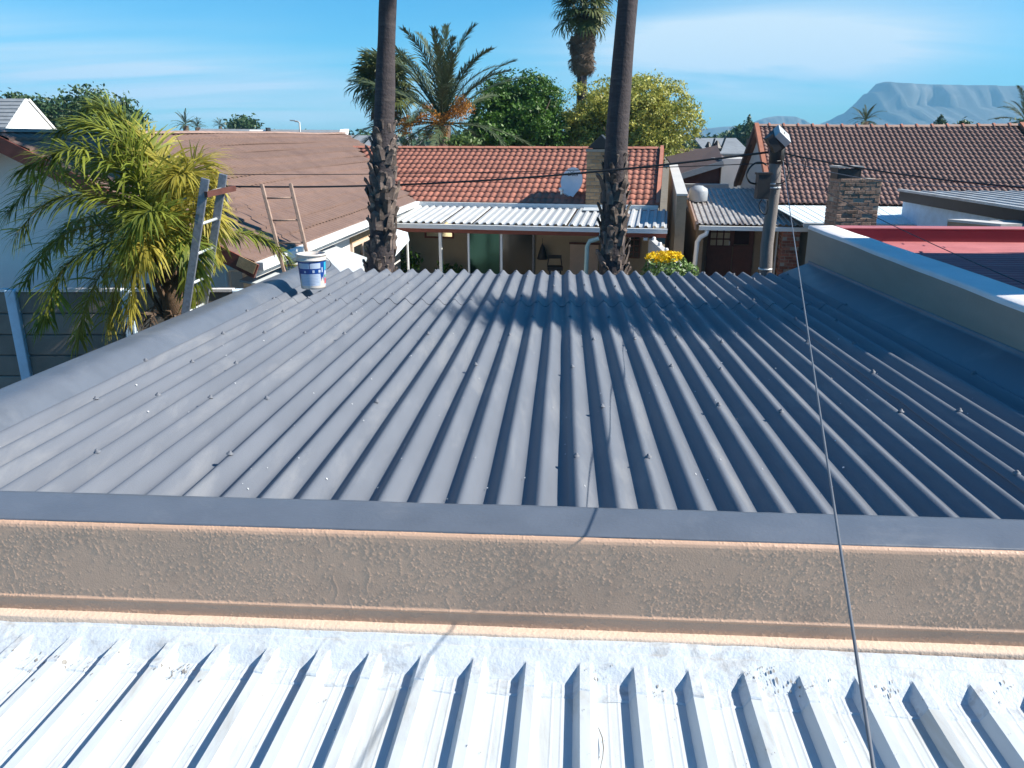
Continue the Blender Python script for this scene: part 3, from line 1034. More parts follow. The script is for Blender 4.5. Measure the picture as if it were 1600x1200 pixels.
def broad_tree(name, base, c, r3, n_lobes, count, size, mat, label, cat='tree', seed=1, group=None, trunk_r=0.2, hollow=0.55, sz=0.45):
    t = thing(name, base, label, cat, group)
    tm = MB()
    b = Vector(base); cc = Vector(c)
    mid = b.lerp(cc, 0.55) + Vector((0.1, 0, 0))
    tm.tube([b, b.lerp(mid, 0.5) + Vector((0.05, 0, 0)), mid, cc], [trunk_r, trunk_r * 0.8, trunk_r * 0.65, trunk_r * 0.25], 8)
    rr = random.Random(seed)
    for i in range(6):
        e = cc + Vector((r3[0] * rr.uniform(-.7, .7), r3[1] * rr.uniform(-.7, .7), r3[2] * rr.uniform(-.2, .6)))
        tm.tube([mid, mid.lerp(e, 0.5) + Vector((0, 0, 0.15)), e], [trunk_r * 0.4, trunk_r * 0.25, trunk_r * 0.06], 5)
    tm.build('trunk', m_trunk, t, smooth=True)
    lb_ = lobes(c, *r3, n_lobes, seed, sz)
    m_ = leaf_cloud(lb_, count, size, seed, hollow, clump=26 if count > 5000 else 14)
    core = leaf_cloud([(c[0], c[1], c[2] - r3[2] * 0.1, r3[0] * 0.66, r3[1] * 0.66, r3[2] * 0.74)], int(count * 0.30), size * 1.9, seed + 900, 0.30)
    m_.add(core.v, core.f)
    m_.build('crown', mat, t)
    return t


TILE = None


def make_tile(name, w, l, h, lip, mat, kind='roll'):
    """one roof tile: x across (0..w), y up the slope (0..l), z off the battens"""
    mb = MB()
    xs = [0, 0.10, 0.22, 0.40, 0.60, 0.78, 0.92, 1.0]
    def zz(x):
        return h * math.sin(math.pi * min(1, max(0, (x - 0.10) / 0.82))) ** 0.8 if 0.10 < x < 0.92 else 0.0
    for y, dz in ((0.0, lip), (l, 0.004)):
        for x in xs: mb.v.append((x * w, y, zz(x) + dz))
    n = len(xs)
    for i in range(n - 1): mb.f.append((i, i + 1, n + i + 1, n + i))
    b = len(mb.v)
    for x in xs: mb.v.append((x * w, 0.004, zz(x) + lip - 0.022))
    for i in range(n - 1): mb.f.append((i + 1, i, b + i, b + i + 1))
    return mb


def tile_roof(parent, name, P00, U, V, W, Lh, w, l, mb, mat, keep=None, limit=300, pname='tile', jit=0.0015):
    """lay tiles on a slope from corner P00 (eave), U along eave, V up slope. nearest rows are parts, the rest one stuff mesh"""
    U = Vector(U).normalized(); V = Vector(V).normalized(); Nn = U.cross(V).normalized()
    rot = Matrix((U, V, Nn)).transposed()
    me = mb.mesh(pname, mat, smooth=True)
    cols = int(W / w); rows = int(Lh / l)
    cells = []
    for j in range(rows):
        for i in range(cols):
            x = (i + 0.5) * w; y = (j + 0.5) * l
            p = Vector(P00) + U * (i * w) + V * (j * l)
            if keep is None or keep(Vector(P00) + U * x + V * y):
                cells.append((i, j, p))
    cells.sort(key=lambda c: (c[2] - CAM).length)
    st = MB(); base_v = np.array(mb.v)
    RM = np.array(rot)
    for idx, (i, j, p) in enumerate(cells):
        q = p + Nn * random.uniform(-jit, jit * 2) + V * random.uniform(-0.004, 0.004)
        if idx < limit:
            link_part(pname, me, parent, q, rot @ Matrix.Rotation(random.gauss(0, 0.006), 3, 'Z'))
        else:
            vs = base_v @ RM.T + np.array(q)
            st.add(vs.tolist(), mb.f)
    if st.v:
        o = st.build(pname + '_field', mat, parent, smooth=True)
        o['kind'] = 'stuff'
    return len(cells)


BRICK_CACHE = {}


def brick_face(parent, P0, U, V, W, Hh, bw, bh, depth, mat, name='brick', skip=0.0, jit=0.004):
    """running bond brick slips proud of the mortar core, each an object"""
    U = Vector(U).normalized(); V = Vector(V).normalized(); Nn = U.cross(V).normalized()
    rot = Matrix((U, V, Nn)).transposed()
    rows = int(round(Hh / bh)); gap = bh * 0.14
    cnt = 0
    for j in range(rows):
        x = -bw / 2 if j % 2 else 0.0
        while x < W - 1e-4:
            x0 = max(0, x); x1 = min(W, x + bw)
            if x1 - x0 > bw * 0.2 and random.random() >= skip:
                wd_ = round(x1 - x0 - gap, 4)
                key = (round(wd_, 3), round(bh - gap, 3), mat.name, random.randint(0, 2))
                if key not in BRICK_CACHE:
                    b = MB()
                    e = min(0.006, bh * 0.1)
                    w2, h2 = key[0], key[1]
                    f = lambda: random.uniform(-jit, jit) * 0.5
                    b.add([(f(), f(), -depth), (w2 + f(), f(), -depth), (w2 + f(), h2 + f(), -depth), (f(), h2 + f(), -depth),
                           (0, 0, -e), (w2, 0, -e), (w2, h2, -e), (0, h2, -e),
                           (e + f(), e + f(), f()), (w2 - e + f(), e + f(), f()), (w2 - e + f(), h2 - e + f(), f()), (e + f(), h2 - e + f(), f())],
                          [(0, 1, 5, 4), (1, 2, 6, 5), (2, 3, 7, 6), (3, 0, 4, 7), (4, 5, 9, 8), (5, 6, 10, 9), (6, 7, 11, 10), (7, 4, 8, 11), (8, 9, 10, 11)])
                    BRICK_CACHE[key] = b.mesh(name, mat)
                p = Vector(P0) + U * (x0 + gap / 2) + V * (j * bh + gap / 2) + Nn * random.uniform(-jit, jit)
                link_part(name, BRICK_CACHE[key], parent, p, rot)
                cnt += 1
            x += bw
    return cnt


def ribbed(mb, fr, a0, a1, b0, b1, z0, z1, pitch, h, duty=0.5, extra=None):
    """trapezoid ribbed sheet in a frame; ribs run along b, z0 at b0 -> z1 at b1"""
    n = int((a1 - a0) / pitch)
    av = []
    for k in range(n + 1):
        for x, zz in ((0, 0), (pitch * (0.5 - duty / 2), 0), (pitch * (0.5 - duty / 2) + pitch * 0.1, h), (pitch * (0.5 + duty / 2) - pitch * 0.1, h), (pitch * (0.5 + duty / 2), 0)):
            a = a0 + k * pitch + x
            if a <= a1: av.append((a, zz))
    base = len(mb.v)
    for b, z in ((b0, z0), (b1, z1)):
        for a, zz in av: mb.v.append(tuple(fr.P(a, b, z + zz)))
    m = len(av)
    for i in range(m - 1): mb.f.append((base + i, base + i + 1, base + m + i + 1, base + m + i))
    b2 = len(mb.v)
    for a, zz in av: mb.v.append(tuple(fr.P(a, b0 + 0.001, z0 + zz - 0.012)))
    for i in range(m - 1): mb.f.append((base + i + 1, base + i, b2 + i, b2 + i + 1))
    return mb

# ------------------------------------------------------------------ orange tiled house behind
def solve_a(fr, b, px):
    """position along a frame's a axis that lies on the vertical sight plane of photo column px"""
    k = (px - 800) / FPX
    o = fr.o + fr.w * b
    # X = k * zc with zc = Y cos p + (H - z) sin p ; (taken near z = 3)
    c, s_ = math.cos(PITCH), math.sin(PITCH)
    zc0 = o.y * c + (H - 3.0) * s_
    return (k * zc0 - o.x) / (fr.u.x - k * fr.u.y * c)


def z_at(py, Y):
    return at(800, py, Y).z


LF = Frame((-3.85, 11.8, 0), 0.0927)          # left house: a across, b along its eave
LE, LT = 2.75, 0.49


def left_roof_z(x, y):
    d = Vector((x, y, 0)) - LF.o
    a = d.dot(LF.u)
    return LE - a * LT


OH = Frame((*atz(780, 318, 2.75).xy, 0), 0.19)
EZ, RB, RZ = 2.75, 3.9, 4.17
oh = thing('orange_tiled_house', OH.P(1, 4, 0), 'house with orange tiled roof and a shaded verandah behind the two tall palms', 'house')
aR = 0.5 * (solve_a(OH, 0, 1033) + solve_a(OH, RB, 1024))
aL = solve_a(OH, RB, 520)
V_ = OH.w * RB + Vector((0, 0, RZ - EZ))
SLEN = V_.length
TW, TLn = 0.19, SLEN / 12
tb = make_tile('tile', TW, TLn + 0.03, 0.030, 0.028, m_tile_orange)
tile_roof(oh, 'tile', OH.P(aL, 0, EZ), OH.u, V_, aR - aL, SLEN + 0.01, TW, TLn, tb, m_tile_orange,
          keep=lambda p: p.z > left_roof_z(p.x, p.y) - 0.03, limit=300)
mb = MB()   # underlay and rear slope
aV = solve_a(OH, 0, 655)
mb.slab([OH.P(aV, 0.05, EZ - 0.03), OH.P(aR, 0.05, EZ - 0.03), OH.P(aR, RB, RZ - 0.03), OH.P(solve_a(OH, RB, 548), RB, RZ - 0.03)], 0.03)
mb.slab([OH.P(aL - 3, RB, RZ - 0.02), OH.P(aR, RB, RZ - 0.02), OH.P(aR, 2 * RB, EZ), OH.P(aL - 3, 2 * RB, EZ)], 0.04)
mb.build('rear_roof', m_tile_brown, oh)
a = solve_a(OH, RB, 545)
while a < aR - 0.1:
    b = MB()
    b.grid(lambda s, t, a=a: OH.P(a + 0.42 * s, RB + 0.13 * (t * 2 - 1), RZ + 0.01 + 0.07 * math.cos((t * 2 - 1) * 1.45) + 0.008 * (1 - s)), 1, 8)
    b.build('ridge_tile', m_ridge, oh, smooth=True)
    a += 0.40
mb = MB()
mb.bar(OH.P(aR + 0.03, -0.05, EZ + 0.03), OH.P(aR + 0.03, RB, RZ + 0.05), 0.10, 0.16)
mb.build('barge_tile', m_ridge, oh)
mb = MB()
mb.bar(OH.P(aR + 0.085, -0.06, EZ - 0.05), OH.P(aR + 0.085, RB, RZ - 0.04), 0.02, 0.16)
mb.build('barge_board', m_barge, oh)
mb = MB(); mb.box(aV - 0.1, aR + 0.05, -0.13, -0.02, EZ - 0.10, EZ + 0.02, OH)
mb.build('gutter', m_gutter, oh)
mb = MB(); mb.box(aV - 0.1, aR + 0.03, -0.018, 0.01, EZ - 0.24, EZ - 0.01, OH)
mb.build('fascia', m_barge, oh)
# walls
WB = 0.45
mb = MB()
aWl = solve_a(OH, WB, 560); aWr = aR - 0.15
mb.box(aWl, aWr, WB, WB + 0.22, 0, EZ - 0.02, OH)
mb.box(aWr - 0.2, aWr, WB + 0.22, 2 * RB - 0.5, 0, EZ - 0.02, OH)
mb.slab([OH.P(aWr, WB, EZ - 0.02), OH.P(aWr, 2 * RB - 0.5, EZ - 0.02), OH.P(aWr, RB, RZ - 0.1)], 0.15, OH.u * -1)
mb.build('wall', m_beige, oh)
mb = MB(); mb.box(aWl, aWr, -2.7, WB, 0, 0.12, OH)
mb.build('verandah_floor', m_darkbeige, oh)
Yw = OH.P(0, WB, 0).y


def on_wall(px, py, off=0.0):
    a = solve_a(OH, WB - off, px)
    Y = OH.P(a, WB - off, 0).y
    return a, z_at(py, Y)


def wall_window(parent, px0, px1, z0, z1, frame_m, pane_m, cols=2, rows=1, name='window', fr=OH, b=WB, fw=0.05):
    a0 = solve_a(fr, b, px0); a1 = solve_a(fr, b, px1)
    f = MB()
    f.box(a0, a1, b - 0.05, b - 0.002, z0, z0 + fw, fr); f.box(a0, a1, b - 0.05, b - 0.002, z1 - fw, z1, fr)
    f.box(a0, a0 + fw, b - 0.05, b - 0.002, z0 + fw, z1 - fw, fr); f.box(a1 - fw, a1, b - 0.05, b - 0.002, z0 + fw, z1 - fw, fr)
    for i in range(1, cols):
        x = a0 + (a1 - a0) * i / cols
        f.box(x - fw / 2.4, x + fw / 2.4, b - 0.046, b - 0.002, z0 + fw, z1 - fw, fr)
    for j in range(1, rows):
        z = z0 + (z1 - z0) * j / rows
        f.box(a0 + fw, a1 - fw, b - 0.044, b - 0.004, z - fw / 2.4, z + fw / 2.4, fr)
    w = f.build(name, frame_m, parent)
    for i in range(cols):
        for j in range(rows):
            x0 = a0 + fw * 0.6 + (a1 - a0 - fw * 1.2) * i / cols; x1 = a0 + fw * 0.6 + (a1 - a0 - fw * 1.2) * (i + 1) / cols
            zz0 = z0 + fw * 0.6 + (z1 - z0 - fw * 1.2) * j / rows; zz1 = z0 + fw * 0.6 + (z1 - z0 - fw * 1.2) * (j + 1) / rows
            p = MB(); p.box(x0 + 0.004, x1 - 0.004, b - 0.026, b - 0.018, zz0 + 0.004, zz1 - 0.004, fr)
            p.build('pane', pane_m, w)
    return w


m_yellow_glint = M('glass painted with a yellow glint', (0.85, 0.72, 0.45), 0.06, 0.04, 6, metal=0.9)  # gold metal colour stands in for a bright yellow reflection in the panes
wall_window(oh, 662, 708, 1.68, 2.22, m_barge, m_yellow_glint, 2, 1)
# sliding glass door
d0, d1 = solve_a(OH, WB, 729), solve_a(OH, WB, 836)
mb = MB()
for x in (d0, (d0 + d1) / 2 - 0.03, d1 - 0.06): mb.box(x, x + 0.06, WB - 0.06, WB - 0.003, 0.12, 2.12, OH)
mb.box(d0, d1, WB - 0.058, WB - 0.004, 2.12, 2.19, OH)
dr = mb.build('sliding_door', m_alu, oh)
for x0, x1, mm in ((d0 + 0.06, (d0 + d1) / 2 - 0.03, m_green_reflect), ((d0 + d1) / 2 + 0.03, d1 - 0.06, m_glass)):
    p = MB(); p.box(x0, x1, WB - 0.035, WB - 0.02, 0.13, 2.11, OH); p.build('pane', mm, dr)
# right of the door: boarded doorway and little window
p0, p1 = solve_a(OH, WB, 893), solve_a(OH, WB, 938)
mb = MB(); mb.box(p0, p1, WB - 0.06, WB - 0.002, 0.12, 1.6, OH); mb.build('boarded_door', m_cream, oh)
mb = MB(); mb.box(p0 - 0.03, p1 + 0.03, WB - 0.07, WB - 0.004, 1.602, 1.66, OH); mb.build('lintel', m_darkwood, oh)
wall_window(oh, 984, 1004, 1.25, 1.95, m_darkwood, m_glass, 2, 4, fw=0.035)
# verandah roof
VB = -2.5
vl = solve_a(OH, VB, 596); vr = solve_a(OH, VB, 1044)
nsh = 9
for i in range(nsh):
    mb = MB()
    x0 = vl + (vr - vl) * i / nsh; x1 = vl + (vr - vl) * (i + 1) / nsh
    ribbed(mb, OH, x0, x1, VB, -0.16, 2.44, 2.64, (vr - vl) / nsh / 4, 0.045, 0.5)
    mb.build('roof_sheet', m_verandah, oh)
gm = MB(); gm.box(vl - 0.03, vr + 0.02, VB - 0.13, VB - 0.02, 2.31, 2.42, OH)
gm.build('verandah_gutter', m_gutter, oh)
gm = MB(); gm.box(vl, vr, VB - 0.016, VB + 0.03, 2.20, 2.41, OH)
gm.build('verandah_beam', m_barge, oh)
for px, w in ((686, 0.075), (783, 0.05), (731, 0.045)):
    a = solve_a(OH, VB + 0.05, px)
    mb = MB(); mb.box(a - w / 2, a + w / 2, VB + 0.04, VB + 0.04 + w, 0.12, 2.22, OH)
    mb.build('post', m_gutter, oh)
a = solve_a(OH, VB - 0.1, 919)
mb = MB()
mb.tube([OH.P(a + 0.35, VB - 0.09, 2.31), OH.P(a + 0.33, VB - 0.09, 2.17), OH.P(a + 0.06, VB - 0.06, 2.08), OH.P(a, VB - 0.06, 1.95), OH.P(a - 0.03, VB - 0.06, 0.0)], 0.055, 8)
mb.build('downpipe', m_aqua, oh, smooth=True)
mb = MB(); aa = solve_a(OH, VB - 0.1, 1008); mb.box(aa, aa + 0.10, VB - 0.05, VB + 0.05, 2.13, 2.19, OH); mb.build('lamp_fitting', m_gutter, oh)
mb = MB(); aa = solve_a(OH, -0.05, 890); mb.box(aa, aa + 0.16, -0.10, -0.02, 2.58, 2.64, OH); mb.build('lamp_fitting', m_gutter, oh)
# brick chimney
ch = MB()
c0, c1 = solve_a(OH, -0.12, 915), solve_a(OH, -0.12, 951)
CT = 4.17
ch.box(c0 + 0.012, c1 - 0.012, -0.108, 0.75, 2.55, CT, OH)
chim = ch.build('chimney', m_mortar, oh)
bw, bh = (c1 - c0) / 2.6, 0.0965
brick_face(chim, OH.P(c0, -0.121, 2.62), OH.u, (0, 0, 1), c1 - c0, CT - 2.62, bw, bh, 0.012, m_brick)
brick_face(chim, OH.P(c0 - 0.001, 0.75, 2.62), OH.w * -1, (0, 0, 1), 0.85, CT - 2.62, bw, bh, 0.012, m_brick)
mb = MB(); mb.box(c0 - 0.03, c1 + 0.03, -0.14, 0.78, CT + 0.002, CT + 0.06, OH); mb.build('chimney_cap', m_mortar, oh)
mb = MB()
m0 = (c0 + c1) / 2 + 0.05
tri = [(m0 - 0.36, CT + 0.09), (m0 + 0.36, CT + 0.09), (m0, CT + 0.44)]
mb.add([OH.P(x, -0.08, z) for x, z in tri] + [OH.P(x, 0.70, z) for x, z in tri], [(0, 1, 2), (5, 4, 3), (0, 3, 4, 1), (1, 4, 5, 2), (2, 5, 3, 0)])
mb.box(m0 - 0.22, m0 + 0.22, 0.0, 0.6, CT + 0.062, CT + 0.088, OH)
mb.build('chimney_cowl', m_black, oh)
mb = MB(); mb.slab([OH.P(c0 - 0.03, -0.62, 2.66), OH.P(c1 + 0.05, -0.62, 2.66), OH.P(c1 + 0.05, -0.12, 2.70), OH.P(c0 - 0.03, -0.12, 2.70)], 0.015)
mb.build('chimney_flashing', m_white_metal, oh)

# satellite dish (stands on the roof: its own thing)
dc = at(895, 285, 23.0)
nrm = Vector((-0.60, -0.76, 0.24)).normalized()
hor = Vector((0, 0, 1)).cross(nrm).normalized(); hor = hor if hor.x > 0 else -hor
upd = nrm.cross(hor); upd = upd if upd.z > 0 else -upd
dt = thing('satellite_dish', (dc.x + 0.1, dc.y + 0.3, dc.z - 0.65), 'pale satellite dish with grey lettering on the orange tiled roof beside the brick chimney', 'satellite dish')
mb = MB()
prof = []
for k in range(28):
    t = 2 * math.pi * k / 28
    x, y = math.sin(t), math.cos(t)
    sx = 0.37 * (1 - 0.18 * max(0, -y)); sy = 0.41 + (0.05 if y < -0.85 else 0)
    prof.append((x * sx, y * sy))
rings = [0.0, 0.35, 0.7, 0.93, 1.0]
for side, off in ((0, 0.0), (1, -0.018)):
    base = len(mb.v)
    for r in rings:
        for x, y in prof:
            mb.v.append(tuple(dc + hor * x * r + upd * y * r + nrm * (0.085 * r * r + off - (0.01 if r == 1.0 and side == 0 else 0))))
    n = len(prof)
    for i in range(len(rings) - 1):
        for k in range(n):
            q = (base + i * n + k, base + i * n + (k + 1) % n, base + (i + 1) * n + (k + 1) % n, base + (i + 1) * n + k)
            mb.f.append(q if side == 0 else q[::-1])
mb.build('reflector', m_dish, dt, smooth=True)
mb = MB()
lnb = dc + nrm * 0.50 - upd * 0.30
mb.tube([dc - upd * 0.42 + nrm * 0.06, lnb - upd * 0.05], 0.016, 6)
mb.build('feed_arm', m_dish, dt, smooth=True)
mb = MB(); mb.tube([lnb - nrm * 0.07, lnb + nrm * 0.07], [0.035, 0.05], 10); mb.tube([lnb, lnb - Vector((0, 0, 0.13))], 0.03, 8)
mb.build('receiver', m_gutter, dt, smooth=True)
mb = MB()
bp = dc - nrm * 0.04
mb.tube([bp, bp - nrm * 0.16 - Vector((0, 0, 0.05)), Vector((dc.x + 0.15, dc.y + 0.32, dc.z - 0.42)), Vector((dc.x + 0.45, dc.y + 0.32, dc.z - 0.40))], 0.022, 6)
mb.build('bracket', m_alu, dt, smooth=True)


def text_part(s, size, pos, xv, yv, parent, mat, ext_=0.001):
    cu = bpy.data.curves.new('lettering', 'FONT')
    cu.body = s; cu.size = size; cu.align_x = 'CENTER'; cu.extrude = ext_
    cu.materials.append(mat)
    tmp = bpy.data.objects.new('tmp_text', cu)
    COL.objects.link(tmp)
    dg = bpy.context.evaluated_depsgraph_get()
    me = bpy.data.meshes.new_from_object(tmp.evaluated_get(dg))
    bpy.data.objects.remove(tmp)
    xv = Vector(xv).normalized(); yv = Vector(yv).normalized()
    return link_part('lettering', me, parent, pos, Matrix((xv, yv, xv.cross(yv))).transposed())


text_part('DStv', 0.185, dc + upd * 0.17 + nrm * 0.052, hor, upd, dt, m_text)

# things under and beside the verandah
a, z = on_wall(849, 390, 0.03)
p = OH.P(a, WB - 0.10, 0)
hc = thing('hanging_ornament', (p.x, p.y, 1.16), 'dark cone-shaped ornament hanging on the beige verandah wall right of the glass door', 'ornament')
MB().lathe([(0.001, 0.50), (0.02, 0.44), (0.06, 0.36), (0.11, 0.18), (0.16, 0.02), (0.13, 0.0), (0.05, 0.04)], 14, (p.x, p.y - 0.06, 1.16)).build('cone', m_black, hc, smooth=True)
MB().tube([(p.x, p.y - 0.06, 1.655), (p.x, p.y + 0.0, 1.74), (p.x, p.y + 0.085, 1.75)], 0.008, 5).build('hook', m_black, hc)
a = solve_a(OH, -0.6, 869); p = OH.P(a, -0.6, 0)
st = thing('stool', (p.x, p.y, 0.12), 'tall black stool with a pale front panel standing before the verandah wall', 'stool')
mb = MB()
for sx in (-0.17, 0.17):
    for sy in (-0.15, 0.15):
        MB().bar((p.x + sx, p.y + sy, 0.12), (p.x + sx * 0.85, p.y + sy * 0.85, 1.02), 0.04, 0.04, (0, 1, 0)).build('leg', m_black, st)
MB().box(p.x - 0.21, p.x + 0.21, p.y - 0.19, p.y + 0.19, 1.02, 1.12).build('seat', m_black, st)
MB().bar((p.x - 0.20, p.y + 0.17, 1.12), (p.x - 0.16, p.y + 0.2, 1.38), 0.03, 0.03, (0, 1, 0)).build('back_post', m_black, st)
MB().bar((p.x + 0.20, p.y + 0.17, 1.12), (p.x + 0.16, p.y + 0.2, 1.38), 0.03, 0.03, (0, 1, 0)).build('back_post', m_black, st)
MB().box(p.x - 0.19, p.x + 0.19, p.y + 0.18, p.y + 0.21, 1.30, 1.40).build('back_rail', m_black, st)
MB().box(p.x - 0.12, p.x + 0.12, p.y - 0.165, p.y - 0.15, 0.45, 1.0).build('panel', m_greywall, st)
for i, (px, h, r, zt) in enumerate(((622, 0.5, 0.22, 0.6), (638, 0.75, 0.26, 0.8), (690, 0.42, 0.2, 0.55), (712, 0.3, 0.24, 0.45))):
    a = solve_a(OH, -0.2, px); p = OH.P(a, -0.2, 0)
    lab = ['small dark potted plant beside the left palm on the verandah', 'largest dark potted plant at the left end of the verandah', 'dark potted plant behind the white verandah post', 'low dark potted plant beside the glass door'][i]
    pp = thing('potted_plant', (p.x, p.y, 0.12), lab, 'plant', 'potted plants on the shaded verandah')
    MB().lathe([(r * 0.6, 0), (r * 0.8, h * 0.7), (r * 0.9, h * 0.72), (r * 0.85, h * 0.8), (0, h * 0.78)], 12, (p.x, p.y, 0.12)).build('pot', m_darkwood, pp, smooth=True)
    leaf_cloud([(p.x, p.y, 0.12 + h + 0.25, r * 1.2, r * 1.2, 0.35)], 90, 0.09, 40 + i, 0.2).build('leaves', lf_dark, pp)
aw = thing('awning', at(618, 380, 18.4), 'pale blue sheet awning beside the left end of the verandah', 'awning')
MB().slab([at(598, 352, 18.9), at(637, 363, 18.9), at(639.5, 374, 18.6), at(617, 399, 18.0), at(596, 392, 18.0)], 0.03).build('sheet', m_paleroof, aw)
q0 = at(600, 393, 18.05); q1 = at(636, 368, 18.8)
for q in (q0, q1): MB().tube([(q.x, q.y, 0), (q.x, q.y, q.z - 0.03)], 0.025, 6).build('post', m_gutter, aw)

# ------------------------------------------------------------------ left house
lh = thing('brown_roofed_house', LF.P(-4, 6, 0), 'long house with faded brown tiled roof and white walls behind the feathery palm', 'house')
RA = -3.85
BL = 17.6
ncourse = 13
cw = math.hypot(RA, RA * LT)
for j in range(ncourse):
    mb = MB()
    t0, t1 = j / ncourse, (j + 1.06) / ncourse
    per = 0.20; nseg = int(BL / per * 6)
    for i in range(nseg + 1):
        b = -0.02 + BL * i / nseg
        wv = 0.03 * abs(math.sin(math.pi * b / per)) ** 0.7
        sag = 0.05 * mnoise.noise(Vector((b * 0.25, j * 0.3, 2)))
        # clip where the valley with the orange roof is met
        for t, dz in ((t0, 0.042), (min(1, t1), 0.0), (t0, 0.002)):
            a = RA * t
            q = LF.P(a, b, LE - a * LT + wv + dz + sag)
            mb.v.append(tuple(q))
    def ok(b, t):
        q = LF.P(RA * t, b, 0)
        _, bb, _ = OH.loc(q)
        zo = EZ + (RZ - EZ) * bb / RB if bb < RB else RZ
        return bb < -0.05 or zo < LE - RA * t * LT + 0.0
    for i in range(nseg):
        b = BL * (i + 0.5) / nseg
        if not ok(b, (t0 + min(1, t1)) / 2): continue
        p_ = 3 * i
        mb.f.append((p_ + 1, p_, p_ + 3, p_ + 4))
        mb.f.append((p_, p_ + 2, p_ + 5, p_ + 3))
    mb.build('tile_course', m_tile_pink, lh)
mb = MB()
mb.slab([LF.P(0, 0.02, LE - 0.03), LF.P(0, 11.2, LE - 0.03), LF.P(RA, 14.5, LE - RA * LT - 0.03), LF.P(RA, 0.02, LE - RA * LT - 0.03)], 0.03)
mb.slab([LF.P(RA, 0.0, LE - RA * LT - 0.01), LF.P(RA, BL, LE - RA * LT - 0.01), LF.P(2 * RA, BL, LE), LF.P(2 * RA, 0.0, LE)], 0.04)
mb.build('rear_roof', m_tile_brown, lh)
b = 0.0
while b < BL - 0.3:
    k = MB()
    k.grid(lambda s, t, b=b: LF.P(RA + 0.14 * (t * 2 - 1), b + 0.42 * s, LE - RA * LT - 0.005 + 0.06 * math.cos((t * 2 - 1) * 1.45) + 0.05 * mnoise.noise(Vector((b * 0.25, 3.9, 2)))), 1, 6)
    k.build('ridge_tile', m_ridge_br, lh, smooth=True)
    b += 0.42
for sg in (0, 1):
    mb = MB()
    x0 = 0.03 if sg == 0 else 2 * RA - 0.03
    xa = RA
    p0 = LF.P(x0, -0.05, LE - 0.10); p1 = LF.P(xa, -0.05, LE - RA * LT - 0.09)
    mb.bar(p0, p1, 0.03, 0.22)
    mb.build('barge_board', m_barge, lh)
mb = MB(); p0 = LF.P(0.02, -0.066, LE - 0.06); p1 = LF.P(-0.62, -0.066, LE + 0.62 * LT - 0.06)
mb.bar(p0, p0.lerp(p1, 0.4), 0.012, 0.17); mb.build('bare_board', m_rot, lh)
mb = MB(); mb.box(0.0, 0.12, 0.0, 11.6, LE - 0.09, LE + 0.03, LF); mb.build('gutter', m_gutter, lh)
mb = MB(); mb.box(-0.03, -0.005, 0.0, 11.5, LE - 0.2, LE - 0.02, LF); mb.build('fascia', m_greywall, lh)
GW = -0.40
mb = MB()
mb.box(2 * RA + 0.5, GW, 0.40, 0.62, 0, LE - 0.06, LF)
mb.slab([LF.P(GW, 0.40, LE - 0.06), LF.P(RA, 0.40, LE - RA * LT - 0.12), LF.P(2 * RA + 0.5, 0.40, LE - 0.06)], 0.2, LF.w)
mb.box(GW - 0.2, GW, 0.62, 11.0, 0, LE - 0.06, LF)
mb.build('wall', m_whitewall, lh)


def solve_b(fr, a, px):
    k = (px - 800) / FPX
    o = fr.o + fr.u * a
    c, s_ = math.cos(PITCH), math.sin(PITCH)
    # o.x + w.x b = k ((o.y + w.y b) c + 1.7 s)
    return (k * (o.y * c + 2.0 * s_) - o.x) / (fr.w.x - k * fr.w.y * c)


b0 = solve_b(LF, GW, 545); b1 = solve_b(LF, GW, 578)
mb = MB()
mb.box(GW + 0.002, GW + 0.05, b0, b1, 2.25, 2.62, LF); mb.build('lintel_board', m_rot, lh)
wf = MB()
wf.box(GW + 0.002, GW + 0.06, b0, b1, 2.16, 2.248, LF); wf.box(GW + 0.002, GW + 0.06, b0, b0 + 0.1, 0.9, 2.16, LF); wf.box(GW + 0.002, GW + 0.06, b1 - 0.1, b1, 0.9, 2.16, LF)
wf.box(GW + 0.002, GW + 0.05, (b0 + b1) / 2 - 0.05, (b0 + b1) / 2 + 0.05, 0.9, 2.16, LF)
wwin = wf.build('window', m_cream, lh)
for x0, x1 in ((b0 + 0.1, (b0 + b1) / 2 - 0.05), ((b0 + b1) / 2 + 0.05, b1 - 0.1)):
    MB().box(GW + 0.012, GW + 0.02, x0, x1, 0.9, 2.16, LF).build('pane', m_glass, wwin)
# white vent pipe at the corner
q = at(357, 440, LF.P(-0.7, 0.3, 0).y)
mb = MB(); zt = at(357, 421, q.y).z
mb.tube([(q.x, q.y, 0.3), (q.x, q.y, zt - 0.05), (q.x + 0.02, q.y, zt), (q.x + 0.07, q.y - 0.0, zt + 0.02), (q.x + 0.17, q.y, zt + 0.01)], 0.05, 10)
mb.build('waste_pipe', m_gutter, lh, smooth=True)
# lean-to sheet against the side wall
lt = thing('lean_to_roof', (-3.3, 14.4, 0), 'flat light grey lean-to roof between the paint bucket and the left palm', 'roof')
mb = MB()
mb.slab([(-4.15, 11.9, 2.50), (-2.62, 11.9, 2.16), (-2.78, 14.4, 2.17), (-2.98, 16.2, 2.2), (-3.93, 16.2, 2.56)], 0.03)
mb.build('sheet', m_leanto, lt)
for x, y in ((-2.75, 12.2), (-3.05, 16.0)): MB().tube([(x, y, 0), (x, y, 2.15)], 0.04, 8).build('post', m_gutter, lt)

